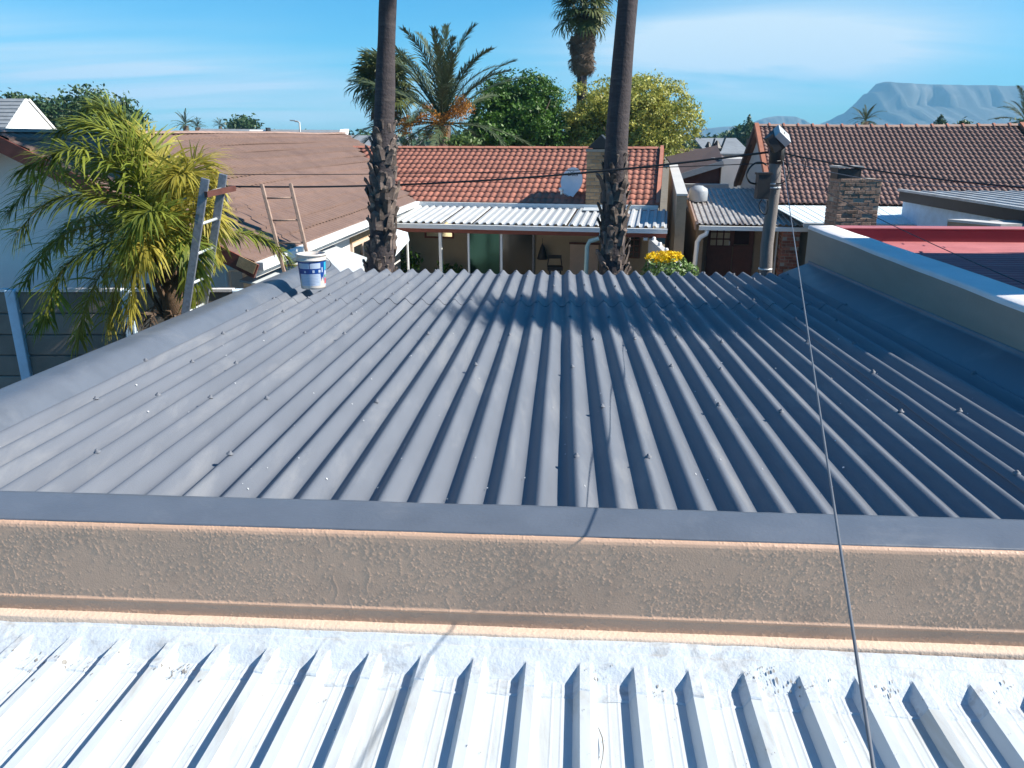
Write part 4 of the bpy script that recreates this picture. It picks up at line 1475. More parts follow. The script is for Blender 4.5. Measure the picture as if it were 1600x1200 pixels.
# precast fence with pale posts in front of the gable
fn = thing('precast_fence', (-5.5, 10.3, 0), 'grey precast concrete panel wall behind the feathery palm', 'fence')
FYZ = 2.62
postx = [-9.6, -8.1, -6.62, -5.1, -3.62]
for i in range(len(postx) - 1):
    for j in range(9):
        z0 = FYZ - 0.29 * (j + 1)
        mb = MB()
        x0, x1 = postx[i] + 0.07, postx[i + 1] - 0.07
        e = 0.012
        mb.add([(x0, 10.30, z0 + e), (x1, 10.30, z0 + e), (x1, 10.30, z0 + 0.285 - e), (x0, 10.30, z0 + 0.285 - e), (x0, 10.32, z0), (x1, 10.32, z0), (x1, 10.32, z0 + 0.285), (x0, 10.32, z0 + 0.285), (x0, 10.36, z0), (x1, 10.36, z0), (x1, 10.36, z0 + 0.285), (x0, 10.36, z0 + 0.285)],
               [(0, 1, 2, 3), (0, 4, 5, 1), (1, 5, 6, 2), (2, 6, 7, 3), (3, 7, 4, 0), (4, 8, 9, 5), (5, 9, 10, 6), (6, 10, 11, 7), (7, 11, 8, 4), (11, 10, 9, 8)])
        mb.build('panel', m_fence, fn)
    mb = MB(); mb.box(postx[i] + 0.07, postx[i + 1] - 0.07, 10.28, 10.38, FYZ + 0.002, FYZ + 0.04); mb.build('coping', m_coping, fn)
for x in postx:
    b = MB(); b.box(x - 0.068, x + 0.068, 10.24, 10.40, 0, FYZ + 0.03)
    bevel(b.build('post', m_post_wallshade, fn), 0.012)

# ------------------------------------------------------------------ paint bucket on the side flashing
bb = atz(490, 449, 2.955)
bk = thing('paint_bucket', bb, 'open blue and white paint bucket standing on the grey roof edge', 'bucket')
BH, BR0, BR1 = 0.385, 0.135, 0.158
mb = MB(); mb.lathe([(0.0, 0.0), (BR0, 0.0), (BR0 + 0.002, 0.02), (BR1 - 0.004, BH - 0.075), (BR1, BH - 0.07), (BR1 + 0.002, BH), (BR1 - 0.006, BH), (BR1 - 0.010, BH - 0.06), (BR0 - 0.005, 0.01), (0, 0.008)], 36, bb)
body_ = mb.build('body', m_plastic, bk, smooth=True)
mb = MB(); mb.lathe([(BR1, BH - 0.072), (BR1 + 0.010, BH - 0.070), (BR1 + 0.010, BH - 0.055), (BR1 + 0.004, BH - 0.052), (BR1 + 0.004, BH - 0.02), (BR1 + 0.012, BH - 0.018), (BR1 + 0.012, BH), (BR1 - 0.004, BH + 0.002)], 36, bb)
mb.build('rim', m_plastic, bk, smooth=True)
mb = MB(); mb.lathe([(BR1 - 0.012, BH - 0.05), (0, BH - 0.052)], 30, bb); mb.build('paint_residue', m_paintres, bk)


def bpatch(t0, t1, z0, z1, mat, name, off, nn=10):
    """printed area wrapped on the bucket wall; angles in degrees, 270 faces the camera"""
    m = MB()
    def f(s, t):
        an = R(t0 + (t1 - t0) * s); z = z0 + (z1 - z0) * t
        r = BR0 + (BR1 - 0.004 - BR0) * max(0, (z - 0.02)) / (BH - 0.095) + off
        return (bb.x + r * math.cos(an), bb.y + r * math.sin(an), bb.z + z)
    m.grid(f, nn, 1)
    return m.build(name, mat, bk, smooth=True)


bpatch(0, 360, 0.022, BH - 0.078, m_bblue, 'label', 0.0012, 48)
CA = math.degrees(math.atan2(-bb.y, -bb.x))   # direction to the viewer
lab = [(CA - 64, CA - 12, 0.232, 0.292, m_blabel), (CA - 9, CA + 36, 0.232, 0.292, m_blabel), (CA - 60, CA + 34, 0.040, 0.172, m_blabel),
       (CA + 58, CA + 120, 0.205, 0.292, m_bcyan), (CA + 60, CA + 118, 0.15, 0.20, m_blabel), (CA + 62, CA + 118, 0.128, 0.148, m_bgreen), (CA + 62, CA + 85, 0.05, 0.11, m_bred), (CA + 62, CA + 115, 0.026, 0.045, m_blabel)]
for t0, t1, z0, z1, mm in lab: bpatch(t0, t1, z0, z1, mm, 'label_print', 0.0024)
for i in range(7):
    z = 0.158 - i * 0.017
    bpatch(CA - 56, CA + random.choice([10, 22, 28, 30]), z, z + 0.005, m_btext, 'label_line', 0.0034, 8)
for i in range(3):
    z = 0.280 - i * 0.015
    bpatch(CA - 58, CA - 18, z, z + 0.005, m_btext, 'label_line', 0.0034, 6)
for t0, w, h in ((CA - 36, 8, 0.022), (CA + 0, 9, 0.030), (CA + 26, 10, 0.030), (CA + 42, 6, 0.055)):
    bpatch(t0, t0 + w, 0.186, 0.186 + h, m_blabel, 'label_mark', 0.0034, 3)
mb = MB()
hx = Vector((math.cos(R(CA + 78)), math.sin(R(CA + 78)), 0))
tp = bb + hx * (BR1 + 0.006) + Vector((0, 0, BH - 0.05))
side_ = Vector((-hx.y, hx.x, 0))
arc = [tp + side_ * (0.15 * math.sin(t * math.pi) * -0.15) + hx * (0.055 * math.sin(t * math.pi)) - Vector((0, 0, 0.13 * t)) for t in [0, .15, .3, .5, .7, .85, 1.0]]
mb.tube(arc, 0.004, 6); mb.build('handle', m_black, bk, smooth=True)

# ------------------------------------------------------------------ ladders
def ladder(name, label, f0, f1, g0, g1, z_rungs, rail_w, rail_d, mat_r, mat_g, rung_r, depthv, rung_box=False):
    """rails from f0 to f1 and from g0 to g1"""
    t = thing(name, f0.lerp(g0, 0.5), label, 'ladder')
    for p, q in ((f0, f1), (g0, g1)):
        o = MB().bar(p, q, rail_w, rail_d, depthv).build('rail', mat_r, t)
        bevel(o, 0.006)
    for k in z_rungs:
        p = f0.lerp(f1, k); q = g0.lerp(g1, k)
        if rung_box: MB().bar(p, q, rung_r * 2, rung_r * 1.6).build('rung', mat_g, t)
        else: MB().tube([p, q], rung_r, 8).build('rung', mat_g, t, smooth=True)
    return t


# aluminium ladder leaning on the roof's left edge
Yn, Yf = 8.62, 9.06
def vline(px0, py0, px1, py1, Y):
    a = at(px0, py0, Y); b = at(px1, py1, Y)
    d = (b - a) / (b.z - a.z)
    foot = a - d * a.z
    return foot, b
n0, n1_ = vline(289, 494, 321, 279, Yn)
g0, g1 = vline(318, 478, 349, 272, Yf)
tot = n1_.z
rz = [n0.z + (tot - (0.16 + 0.325 * k)) / tot for k in range(14)]
lad = ladder('metal_ladder', 'grey aluminium ladder leaning on the left edge of the corrugated roof', n0, n1_, g0, g1, rz, 0.088, 0.030, m_alu, m_alu_lt, 0.017, (0, 1, 0))
mb = MB(); p = n0.lerp(n1_, 1 - 0.13 / tot); q = g0.lerp(g1, 1 - 0.10 / tot)
d = (q - p).normalized()
mb.bar(p - d * 0.03 + Vector((0.035, 0, -0.03)), q + d * 0.20 + Vector((0.045, 0, -0.09)), 0.035, 0.06)
mb.build('hook_bar', m_darkwood, lad)
# wooden ladder beyond it, leaning towards the house
w0 = at(445, 428, 10.9); w1 = at(409, 288, 11.35); x0 = at(482, 405, 10.95); x1 = at(454, 287, 11.4)
def down(a, b):
    d = (b - a) / (b.z - a.z); return a - d * a.z
w00, x00 = down(w0, w1), down(x0, x1)
tot = w1.z
wl = ladder('wooden_ladder', 'thin brown wooden ladder standing between the paint bucket and the brown tiled roof', w00, w1, x00, x1, [1 - (0.185 + 0.295 * k) / tot for k in range(15)], 0.045, 0.05, m_wood, m_wood, 0.013, (0, 1, 0))

# ------------------------------------------------------------------ low corrugated building right of the orange house
LB = Frame((*at(1092, 352, 20.2).xy, 0), 0.15)
lb = thing('low_corrugated_building', LB.P(1.3, 2.5, 0), 'low beige outbuilding with an aged corrugated roof and red door right of the orange house', 'building')
for i in range(5):
    mb = MB()
    x0 = -0.06 + 0.56 * i
    ribbed(mb, LB, x0, x0 + 0.575, -0.03, 5.4, 2.46 + 0.004 * (i % 2), 3.00 + 0.004 * (i % 2), 0.143, 0.03, 0.5)
    mb.build('roof_sheet', m_oldsheet, lb)
mb = MB(); mb.box(0.0, 2.72, -0.15, -0.04, 2.32, 2.42, LB); mb.build('gutter', m_gutter, lb)
mb = MB(); mb.bar(LB.P(-0.08, -0.02, 2.42), LB.P(-0.08, 5.2, 2.94), 0.04, 0.22); mb.build('barge_board', m_wood, lb)
mb = MB()
mb.box(-0.02, 0.16, 0.30, 5.3, 0, 2.42, LB)
mb.box(0.16, 2.7, 1.35, 1.55, 0, 2.44, LB)
mb.box(2.35, 2.7, 0.1, 1.35, 0, 2.40, LB)
mb.build('wall', m_darkbeige, lb)
mb = MB(); mb.tube([LB.P(0.20, -0.09, 2.31), LB.P(0.19, -0.09, 2.22), LB.P(0.05, -0.09, 2.14), LB.P(-0.02, -0.09, 2.02), LB.P(-0.09, -0.09, 0.0)], 0.06, 10)
mb.build('downpipe', m_gutter, lb, smooth=True)
# stable door with nine small panes
b_ = 1.35
e0, e1 = solve_a(LB, b_, 1113), solve_a(LB, b_, 1147)
yd = LB.P(e0, b_, 0).y
zt, zm, = z_at(350, yd), z_at(383, yd)
mb = MB(); mb.box(e0, e1, b_ - 0.05, b_ - 0.003, 0.05, zm, LB); mb.box(e0 - 0.05, e0, b_ - 0.06, b_ - 0.002, 0.05, zt, LB); mb.box(e1, e1 + 0.05, b_ - 0.06, b_ - 0.002, 0.05, zt, LB)
for k in range(4):
    x = e0 + (e1 - e0 - 0.03) * k / 3; mb.box(x, x + 0.03, b_ - 0.05, b_ - 0.003, zm, zt, LB)
for k in range(1, 4):
    z = zm + (zt - zm) * k / 3; mb.box(e0, e1, b_ - 0.047, b_ - 0.004, z - 0.03, z, LB)
door = mb.build('door', m_darkwood, lb)
for i in range(3):
    for j in range(3):
        x = e0 + (e1 - e0 - 0.03) * i / 3 + 0.034; z = zm + (zt - zm) * j / 3 + 0.004
        MB().box(x, x + (e1 - e0 - 0.03) / 3 - 0.034, b_ - 0.02, b_ - 0.012, z, z + (zt - zm) / 3 - 0.04, LB).build('pane', m_curtain, door)
MB().box(e1 - 0.05, e1 - 0.02, b_ - 0.09, b_ - 0.051, zm + 0.02, zm + 0.12, LB).build('handle', m_alu_lt, door)
f0_, f1_ = solve_a(LB, b_, 1152), solve_a(LB, b_, 1176)
mb = MB(); mb.box(f0_, f1_, b_ - 0.03, b_ - 0.003, z_at(381, yd), zt, LB); mb.build('window', m_glass, lb)
mb = MB(); mb.box(f0_ - 0.06, f0_, b_ - 0.05, b_ - 0.002, z_at(384, yd), zt, LB); mb.box(f1_, f1_ + 0.12, b_ - 0.05, b_ - 0.002, 0.1, zt, LB); mb.box(f0_, f1_, b_ - 0.05, b_ - 0.002, 0.1, z_at(382, yd), LB)
mb.build('door_panel', m_darkwood, lb)
for px in (1213, 1219):
    a = solve_a(LB, 0.25, px); mb = MB(); mb.box(a, a + 0.035, 0.25, 0.29, 0, 2.4, LB); mb.build('post', m_greywall, lb)
# rough brick pier
pr = MB(); pa0, pa1 = solve_a(LB, -0.12, 1228), solve_a(LB, -0.12, 1256)
pr.box(pa0 + 0.01, pa1 - 0.01, -0.11, 0.4, 0, 2.30, LB)
pier = pr.build('pier', m_mortar, lb)
brick_face(pier, LB.P(pa0, -0.124, 0.9), LB.u, (0, 0, 1), pa1 - pa0, 1.4, 0.21, 0.08, 0.012, m_redbrick, skip=0.12, jit=0.012)
brick_face(pier, LB.P(pa0 - 0.003, 0.4, 0.9), LB.w * -1, (0, 0, 1), 0.5, 1.4, 0.21, 0.08, 0.012, m_redbrick, skip=0.12, jit=0.012)

# parapet wall between the two houses, its coping raking towards the street
pwl = thing('boundary_parapet', LB.P(-0.5, 3, 0), 'tall beige parapet wall with raking coping between orange house and outbuilding', 'wall')
tn, tf = at(1066, 303, 19.9), at(1052, 256, 26.5)
dirv = (tf - tn); dirh = Vector((dirv.x, dirv.y, 0)).normalized(); sd_ = Vector((dirh.y, -dirh.x, 0)) * 0.12
mb = MB()
mb.hexa([Vector((*(tn - sd_).xy, 0)), Vector((*(tn + sd_).xy, 0)), Vector((*(tf + sd_).xy, 0)), Vector((*(tf - sd_).xy, 0)), tn - sd_ - Vector((0, 0, .05)), tn + sd_ - Vector((0, 0, .05)), tf + sd_ - Vector((0, 0, .05)), tf - sd_ - Vector((0, 0, .05))])
mb.build('wall', m_darkbeige, pwl)
MB().bar(tn - Vector((0, 0, 0.022)) - dirh * 0.02, tf - Vector((0, 0, 0.022)), 0.27, 0.05).build('coping', m_greywall, pwl)

# water tank on the low roof
tk = LB.P(solve_a(LB, 3.0, 1091), 3.0, 2.78)
tt = thing('water_tank', tk, 'rounded pale water tank standing on the aged corrugated roof', 'tank')
MB().lathe([(0, 0.0), (0.24, 0.0), (0.265, 0.04), (0.27, 0.28), (0.25, 0.36), (0.14, 0.42), (0.12, 0.44), (0, 0.45)], 24, tk).build('body', m_tank, tt, smooth=True)
MB().tube([tk + Vector((-0.27, 0, 0.08)), tk + Vector((-0.40, -0.02, 0.08)), tk + Vector((-0.40, -0.05, 0.30))], 0.03, 8).build('pipe', m_gutter, tt, smooth=True)

# stepped garden wall and flowering bush
gw = thing('garden_wall', at(1050, 420, 17.5), 'low stepped garden wall with pale knobs descending beside the yellow bush', 'wall')
g0, g1 = at(1018, 372, 19.6), at(1084, 432, 15.6)
dh = Vector((g1.x - g0.x, g1.y - g0.y, 0)); gn = Vector((dh.y, -dh.x, 0)).normalized() * 0.07
mb = MB()
mb.hexa([Vector((*(g0 - gn).xy, 0)), Vector((*(g1 - gn).xy, 0)), Vector((*(g1 + gn).xy, 0)), Vector((*(g0 + gn).xy, 0)), g0 - gn, g1 - gn, g1 + gn, g0 + gn])
mb.build('wall', m_greywall, gw)
for i in range(6):
    q = g0.lerp(g1, (i + 0.4) / 6)
    MB().lathe([(0.0, 0.085), (0.035, 0.075), (0.05, 0.04), (0.04, 0.0), (0.06, -0.01), (0.06, -0.06)], 10, q).build('knob', m_whitewall, gw, smooth=True)
fb = at(1042, 430, 14.6)
fbz = at(1042, 408, 14.6).z
bush = thing('flowering_bush', (fb.x, fb.y, 0), 'low green bush covered with bright yellow flowers behind the roof edge', 'bush')
leaf_cloud([(fb.x + 0.02, fb.y, fbz - 0.22, 0.48, 0.4, 0.30), (fb.x + 0.3, fb.y - 0.1, fbz - 0.24, 0.3, 0.3, 0.22), (fb.x - 0.05, fb.y, fbz - 0.7, 0.5, 0.45, 0.5)], 2600, 0.045, 5, 0.4).build('leaves', lf_hedge, bush)
leaf_cloud([(fb.x - 0.05, fb.y + 0.1, fbz + 0.06, 0.34, 0.3, 0.11), (fb.x - 0.2, fb.y + 0.05, fbz + 0.02, 0.16, 0.2, 0.10), (fb.x + 0.1, fb.y + 0.1, fbz + 0.09, 0.2, 0.2, 0.09)], 1500, 0.03, 6, 0.3).build('flowers', lf_flower, bush)
MB().tube([(fb.x, fb.y, 0), (fb.x, fb.y, fbz - 0.3)], 0.04, 6).build('stem', m_trunk, bush)

# ------------------------------------------------------------------ brown tiled house on the right
RF = Frame((*atz(1203, 318, 2.9).xy, 0), 0.16)
rh = thing('brown_tiled_house', RF.P(4, 4, 0), 'big house with brown tiled roof and pale gable behind the utility pole', 'house')
RRB = 4.3
apex = RF.P(0, RRB, 0)
RRZ = z_at(198, apex.y)
rW = solve_a(RF, RRB, 1574)
V_ = RF.w * RRB + Vector((0, 0, RRZ - 2.9))
SL_ = V_.length
tb = make_tile('tile', 0.139, SL_ / 20 + 0.02, 0.030, 0.026, m_tile_brown)
tile_roof(rh, 'tile', RF.P(0.09, 0, 2.9), RF.u, V_, rW - 0.09, SL_ + 0.01, 0.139, SL_ / 20, tb, m_tile_brown, limit=300)
mb = MB()
mb.slab([RF.P(0.02, 0.03, 2.87), RF.P(rW, 0.03, 2.87), RF.P(rW, RRB, RRZ - 0.03), RF.P(0.02, RRB, RRZ - 0.03)], 0.04)
mb.slab([RF.P(0.02, RRB, RRZ - 0.02), RF.P(rW, RRB, RRZ - 0.02), RF.P(rW, 2 * RRB, 2.9), RF.P(0.02, 2 * RRB, 2.9)], 0.05)
mb.build('rear_roof', m_tile_brown, rh)
a = 0.0
k = 0
while a < rW - 0.1:
    b = MB(); sg = -0.035 * math.sin(math.pi * a / rW)
    b.grid(lambda s, t, a=a: RF.P(a + 0.41 * s, RRB + 0.12 * (t * 2 - 1), RRZ + 0.015 + sg + 0.07 * math.cos((t * 2 - 1) * 1.45)), 1, 6)
    b.build('ridge_tile', m_ridge_br, rh, smooth=True)
    b = MB()
    b.grid(lambda s, t, a=a: RF.P(a + 0.38 + 0.05 * s, RRB + 0.145 * (t * 2 - 1), RRZ + 0.02 + sg + 0.095 * math.cos((t * 2 - 1) * 1.45)), 1, 6)
    b.build('ridge_collar', m_ridge, rh, smooth=True)
    a += 0.42
for aa, mm in ((0.03, m_barge_or), (rW + 0.04, m_barge_or)):
    MB().bar(RF.P(aa, -0.04, 2.93), RF.P(aa, RRB, RRZ + 0.05), 0.12, 0.15).build('barge_tile', mm, rh)
    MB().bar(RF.P(aa, 2 * RRB + 0.05, 2.88), RF.P(aa, RRB + 0.02, RRZ + 0.02), 0.12, 0.16).build('barge_tile', m_farbrown, rh)
mb = MB()
mb.slab([RF.P(0.18, 0.35, 0), RF.P(0.18, 2 * RRB - 0.3, 0), RF.P(0.18, 2 * RRB - 0.3, 2.86), RF.P(0.18, RRB, RRZ - 0.12), RF.P(0.18, 0.35, 2.86)], 0.22, RF.u)
mb.build('gable_wall', m_greywall, rh)
mb = MB(); mb.box(0.402, rW - 0.1, 0.35, 0.6, 0, 2.86, RF); mb.box(rW - 0.3, rW - 0.1, 0.6, 8.2, 0, 2.86, RF); mb.build('wall', m_greywall, rh)
# white verandah roof in front
wz0, wz1 = 2.86, 2.60
Yf_ = atz(1330, 348, wz1).y
mb = MB()
wa1 = solve_a(RF, -0.05, 1500)
wb = Yf_ - RF.P(1.0, 0, 0).y
nS = 5
for i in range(nS):
    m2 = MB()
    x0 = 0.05 + (4.6 - 0.05) * i / nS; x1 = 0.05 + (4.6 - 0.05) * (i + 1) / nS
    for (s0, s1) in ((0, 1),):
        xf = solve_a(RF, wb, 1258)
        F_ = lambda x: xf + (4.6 - xf) * (x - 0.05) / 4.55
        m2.slab([RF.P(F_(x0), wb, wz1 + 0.003 * (i % 2)), RF.P(F_(x1), wb, wz1 + 0.003 * (i % 2)), RF.P(x1, -0.02, wz0 + 0.003 * (i % 2)), RF.P(x0, -0.02, wz0 + 0.003 * (i % 2))], 0.02)
    for q in range(4):
        xx = x0 + (x1 - x0) * (q + 0.5) / 4
        m2.bar(RF.P(F_(xx), wb, wz1 + 0.004), RF.P(xx, -0.02, wz0 + 0.004), 0.05, 0.008)
    m2.build('verandah_sheet', m_paleroof, rh)
mb = MB(); mb.box(xf, 4.6, wb - 0.12, wb - 0.01, wz1 - 0.11, wz1 - 0.01, RF); mb.build('verandah_gutter', m_greywall, rh)
mb = MB(); mb.box(xf + 0.25, 4.6, wb + 0.2, wb + 0.35, 0, wz1 - 0.03, RF); mb.build('verandah_wall', m_darkbeige, rh)

# flat roofed wing with the dark fascia
fwg = thing('flat_roofed_wing', (11.5, 17, 0), 'flat pale roof with dark fascia in front of the brown tiled house', 'building')
cz = 3.3
c0 = atz(1407, 299, cz); c1 = atz(1600, 329, cz)
dd = Vector((c1.x - c0.x, c1.y - c0.y, 0))
c1e = c0 + dd * 1.25; c1e.z = cz
rt_ = Vector((1, 0.02, 0)) * 5.0
mb = MB()
mb.slab([c0, c1e, c1e + rt_, c0 + rt_], 0.04)
for k in range(14):
    o_ = c0 + rt_ * (k + 0.5) / 14
    mb.bar(o_ + Vector((0, 0, .01)), o_ + (c1e - c0) + Vector((0, 0, .01)), 0.05, 0.03)
mb.build('roof_sheet', m_steel, fwg)
nrm2 = Vector((dd.y, -dd.x, 0)).normalized()
if nrm2.x > 0: nrm2 = -nrm2
mb = MB(); mb.bar(c0 + nrm2 * 0.012 - Vector((0, 0, 0.10)), c1e + nrm2 * 0.012 - Vector((0, 0, 0.10)), 0.02, 0.24); mb.build('fascia', m_black, fwg)
mb = MB(); mb.bar(c0 + nrm2 * 0.03 + Vector((0, 0, 0.035)), c1e + nrm2 * 0.03 + Vector((0, 0, 0.035)), 0.10, 0.05); mb.build('roof_edge', m_steel, fwg)
mb = MB()
i0 = c0 - nrm2 * 0.10; i1 = c1e - nrm2 * 0.10
mb.hexa([Vector((i0.x, i0.y, 0)), Vector((i1.x, i1.y, 0)), Vector((i1.x + 4.7, i1.y, 0)), Vector((i0.x + 4.7, i0.y, 0)), Vector((i0.x, i0.y, cz - 0.05)), Vector((i1.x, i1.y, cz - 0.05)), Vector((i1.x + 4.7, i1.y, cz - 0.05)), Vector((i0.x + 4.7, i0.y, cz - 0.05))])
mb.build('wall', m_post_wallshade, fwg)  # white wall; the blue of its shade is put into the colour
lw = thing('low_plaster_wall', at(1530, 352, 13.2), 'low brown plastered wall end beyond the dark red parapet', 'wall')
p0, p1 = at(1495, 346, 13.6), at(1580, 354, 12.2)
MB().bar(p0 - Vector((0, 0, 0.35)), p1 - Vector((0, 0, 0.35)), 0.3, 0.7).build('wall', m_darkbeige, lw)
MB().bar(p0 + Vector((0, 0, 0.02)), p1 + Vector((0, 0, 0.02)), 0.34, 0.04).build('coping', m_greywall, lw)
mb = MB()
for q in (p0, p1): mb.box(q.x - 0.12, q.x + 0.12, q.y - 0.12, q.y + 0.12, 0, q.z - 0.6)
mb.build('footing', m_darkbeige, lw)
sr = thing('shed', (10.2, 14.6, 0), 'weathered grey sheet roof low at the right edge behind the red parapet', 'shed')
s0, s1 = at(1545, 344, 14.6), at(1690, 345, 14.6)
mb = MB(); mb.slab([s0, s1, s1 + Vector((0, -2.2, -0.12)), s0 + Vector((0, -2.2, -0.12))], 0.03); mb.build('roof_sheet', m_oldsheet, sr)
mb = MB(); mb.box(s0.x + 0.1, s1.x, 12.6, 14.4, 0, s0.z - 0.2); mb.build('wall', m_greywall, sr)

# weathered brick chimney
Yc = 17.4
k0, k1 = at(1305, 348, Yc), at(1370, 348, Yc)
zc_top = at(1330, 279.5, Yc).z
sc_ = thing('brick_chimney', (k0.lerp(k1, .5).x, Yc + 0.3, 0), 'weathered stained brick chimney with a square black flue in front of the white roof', 'chimney')
DPT = 0.62
mb = MB(); mb.box(k0.x + 0.01, k1.x - 0.01, Yc + 0.012, Yc + DPT - 0.01, 0, zc_top - 0.01); mb.build('core', m_mortar, sc_)
brick_face(sc_, (k0.x, Yc - 0.001, 2.3), (1, 0, 0), (0, 0, 1), k1.x - k0.x, zc_top - 2.3, 0.225, 0.083, 0.012, m_stone, jit=0.008, skip=0.03)
brick_face(sc_, (k0.x - 0.003, Yc + DPT, 2.3), (0, -1, 0), (0, 0, 1), DPT, zc_top - 2.3, 0.225, 0.083, 0.012, m_stone, jit=0.008, skip=0.03)
fz = at(1330, 259, Yc).z
fx0, fx1 = at(1312, 270, Yc).x, at(1349, 270, Yc).x
mb = MB()
for x in (fx0, fx1 - 0.02): mb.box(x, x + 0.02, Yc + 0.1, Yc + 0.5, zc_top - 0.008, fz - 0.05)
mb.box(fx0 + 0.021, fx1 - 0.021, Yc + 0.102, Yc + 0.498, zc_top - 0.008, fz - 0.08)
mb.build('flue', m_black, sc_)
mb = MB(); mb.box(fx0 - 0.03, fx1 + 0.03, Yc + 0.05, Yc + 0.55, fz - 0.048, fz - 0.01); mb.build('flue_cap', m_oldsheet, sc_)

# ------------------------------------------------------------------ house with mono-pitch roof and others in the middle distance
def simple_house(name, loc, label, cat='house'):
    return thing(name, loc, label, cat)


mh = simple_house('mono_pitch_house', at(1100, 290, 31), 'dark brown outbuilding with sloping roof edge behind the raking parapet')
q = [at(1062, 273, 29.5), at(1130, 252, 29.5)]
mb = MB(); mb.slab([q[0], q[1], q[1] + Vector((1.0, 5, 0.5)), q[0] + Vector((0.4, 5, 0.5))], 0.06); mb.build('roof', m_farbrown, mh)
mb = MB(); mb.bar(q[0] + Vector((0, -0.06, -0.07)), q[1] + Vector((0, -0.06, -0.07)), 0.05, 0.2); mb.build('fascia', m_farroof, mh)
mb = MB(); mb.slab([q[0] + Vector((0, .3, -.15)), q[1] + Vector((0, .3, -.15)), Vector((q[1].x, q[1].y + .3, 0)), Vector((q[0].x, q[0].y + .3, 0))], 0.2, (0, 1, 0)); mb.build('wall', m_darkwood, mh)
mb = MB(); mb.box(q[1].x + 0.01, q[1].x + 1.3, q[1].y + 0.2, q[1].y + 3, 0, at(1135, 248, 29.7).z); mb.build('side_wall', m_greywall, mh)
cwl = thing('coping_wall', at(1100, 291, 26.6), 'low pale wall along the back of the aged corrugated roof', 'wall')
c0, c1 = at(1068, 287.5, 26.8), at(1139, 288, 26.2)
mb = MB(); mb.hexa([Vector((c0.x, c0.y, 0)), Vector((c1.x, c1.y, 0)), Vector((c1.x, c1.y + .25, 0)), Vector((c0.x, c0.y + .25, 0)), c0, c1, c1 + Vector((0, .25, 0)), c0 + Vector((0, .25, 0))]); mb.build('wall', m_greywall, cwl)
gh = simple_house('grey_roofed_house', at(1130, 232, 44), 'distant house with pale grey roof and two black cowls')
a0_, a1_ = at(1104, 240, 42), at(1175, 240, 42)
mb = MB(); mb.slab([a0_, a1_, a1_ + Vector((0.2, 4, 0.75)), a0_ + Vector((0.2, 4, 0.75))], 0.08); mb.build('roof', m_farroof, gh)
mb = MB(); mb.box(a0_.x + .2, a1_.x, 42.3, 46, 0, a0_.z - 0.1); mb.build('wall', m_greywall, gh)
for px, py, s in ((1119, 243, 1.0), (1106, 238, 0.7)):
    q = at(px, py, 41.0)
    m2 = MB(); m2.lathe([(0.16 * s, 0), (0.16 * s, 0.35 * s), (0.26 * s, 0.36 * s), (0.05, 0.72 * s), (0, 0.72 * s)], 8, q)
    m2.bar(q + Vector((0.18, 0, 0.2)), q + Vector((0.42 * s, 0, 0.95 * s)), 0.05, 0.2, (0, 1, 0))
    m2.tube([Vector((q.x, q.y, 0)), q], 0.1, 8)
    m2.build('cowl', m_black, gh)
bh2 = simple_house('brown_roofed_cottage', at(1095, 250, 37), 'distant cottage with dark brown roof between yellow tree and gable')
a0_, a1_ = at(1078, 258, 34.5), at(1150, 258, 34.5)
mb = MB(); mb.slab([a0_, a1_, a1_ + Vector((0, 4, 0.6)), a0_ + Vector((0, 4, 0.6))], 0.08); mb.build('roof', m_farbrown, bh2)
mb = MB(); mb.box(a0_.x + .2, a1_.x, 34.9, 38, 0, a0_.z - 0.1); mb.build('wall', m_darkbeige, bh2)

# far left: white gable
wg = simple_house('white_gabled_house', (-30, 46, 0), 'distant house with sunlit white gable and grey tiled roof at the left edge')
gx = -26.8
ga, gb, gc = at(42, 154, 43.6), at(10, 206, 41.7), at(88, 206, 46.2)
ga.x, gb.x, gc.x = gx, gx - 0.0, gx
yap = gx / ((42 - 800) / FPX)
def gpt(px, py):
    """point on the gable plane x = gx seen in photo column px"""
    d = ray(px, py); t = gx / d.x; return CAM + d * t
ga, gb, gc = gpt(42, 154), gpt(8, 206), gpt(88, 206)
mb = MB(); mb.slab([ga, gc, Vector((gx, gc.y, 0)), Vector((gx, gb.y, 0)), gb], 0.25, (-1, 0, 0)); mb.build('gable_wall', m_whitewall, wg)
mb = MB(); mb.bar(ga + Vector((0.05, 0.1, -0.05)), gc + Vector((0.05, 0.1, -0.05)), 0.06, 0.14); mb.build('barge_board', m_coping, wg)
for j in range(9):
    u0, u1 = j / 9, (j + 1.05) / 9
    p0 = gb.lerp(ga, u0) + Vector((-0.1, 0, 0.05)); p1 = gb.lerp(ga, min(1, u1)) + Vector((-0.1, 0, 0.0))
    MB().slab([p0, p1, p1 + Vector((-9, 0, 0)), p0 + Vector((-9, 0, 0))], 0.03).build('tile_course', m_farroof, wg)
mb = MB(); mb.slab([ga + Vector((-0.1, 0, 0)), gc + Vector((-0.1, 0, 0)), gc + Vector((-9, 0, 0)), ga + Vector((-9, 0, 0))], 0.05); mb.build('rear_roof', m_farroof, wg)
MB().tube([gpt(6, 204) + Vector((-0.4, -0.3, 0)), gpt(3, 168) + Vector((-0.4, -0.3, 0))], 0.06, 6).build('vent_pipe', m_gutter, wg)
mb = MB(); mb.box(gx - 9, gx - 0.3, gb.y + .05, gb.y + .3, 0, gb.z); mb.build('wall', m_whitewall, wg)

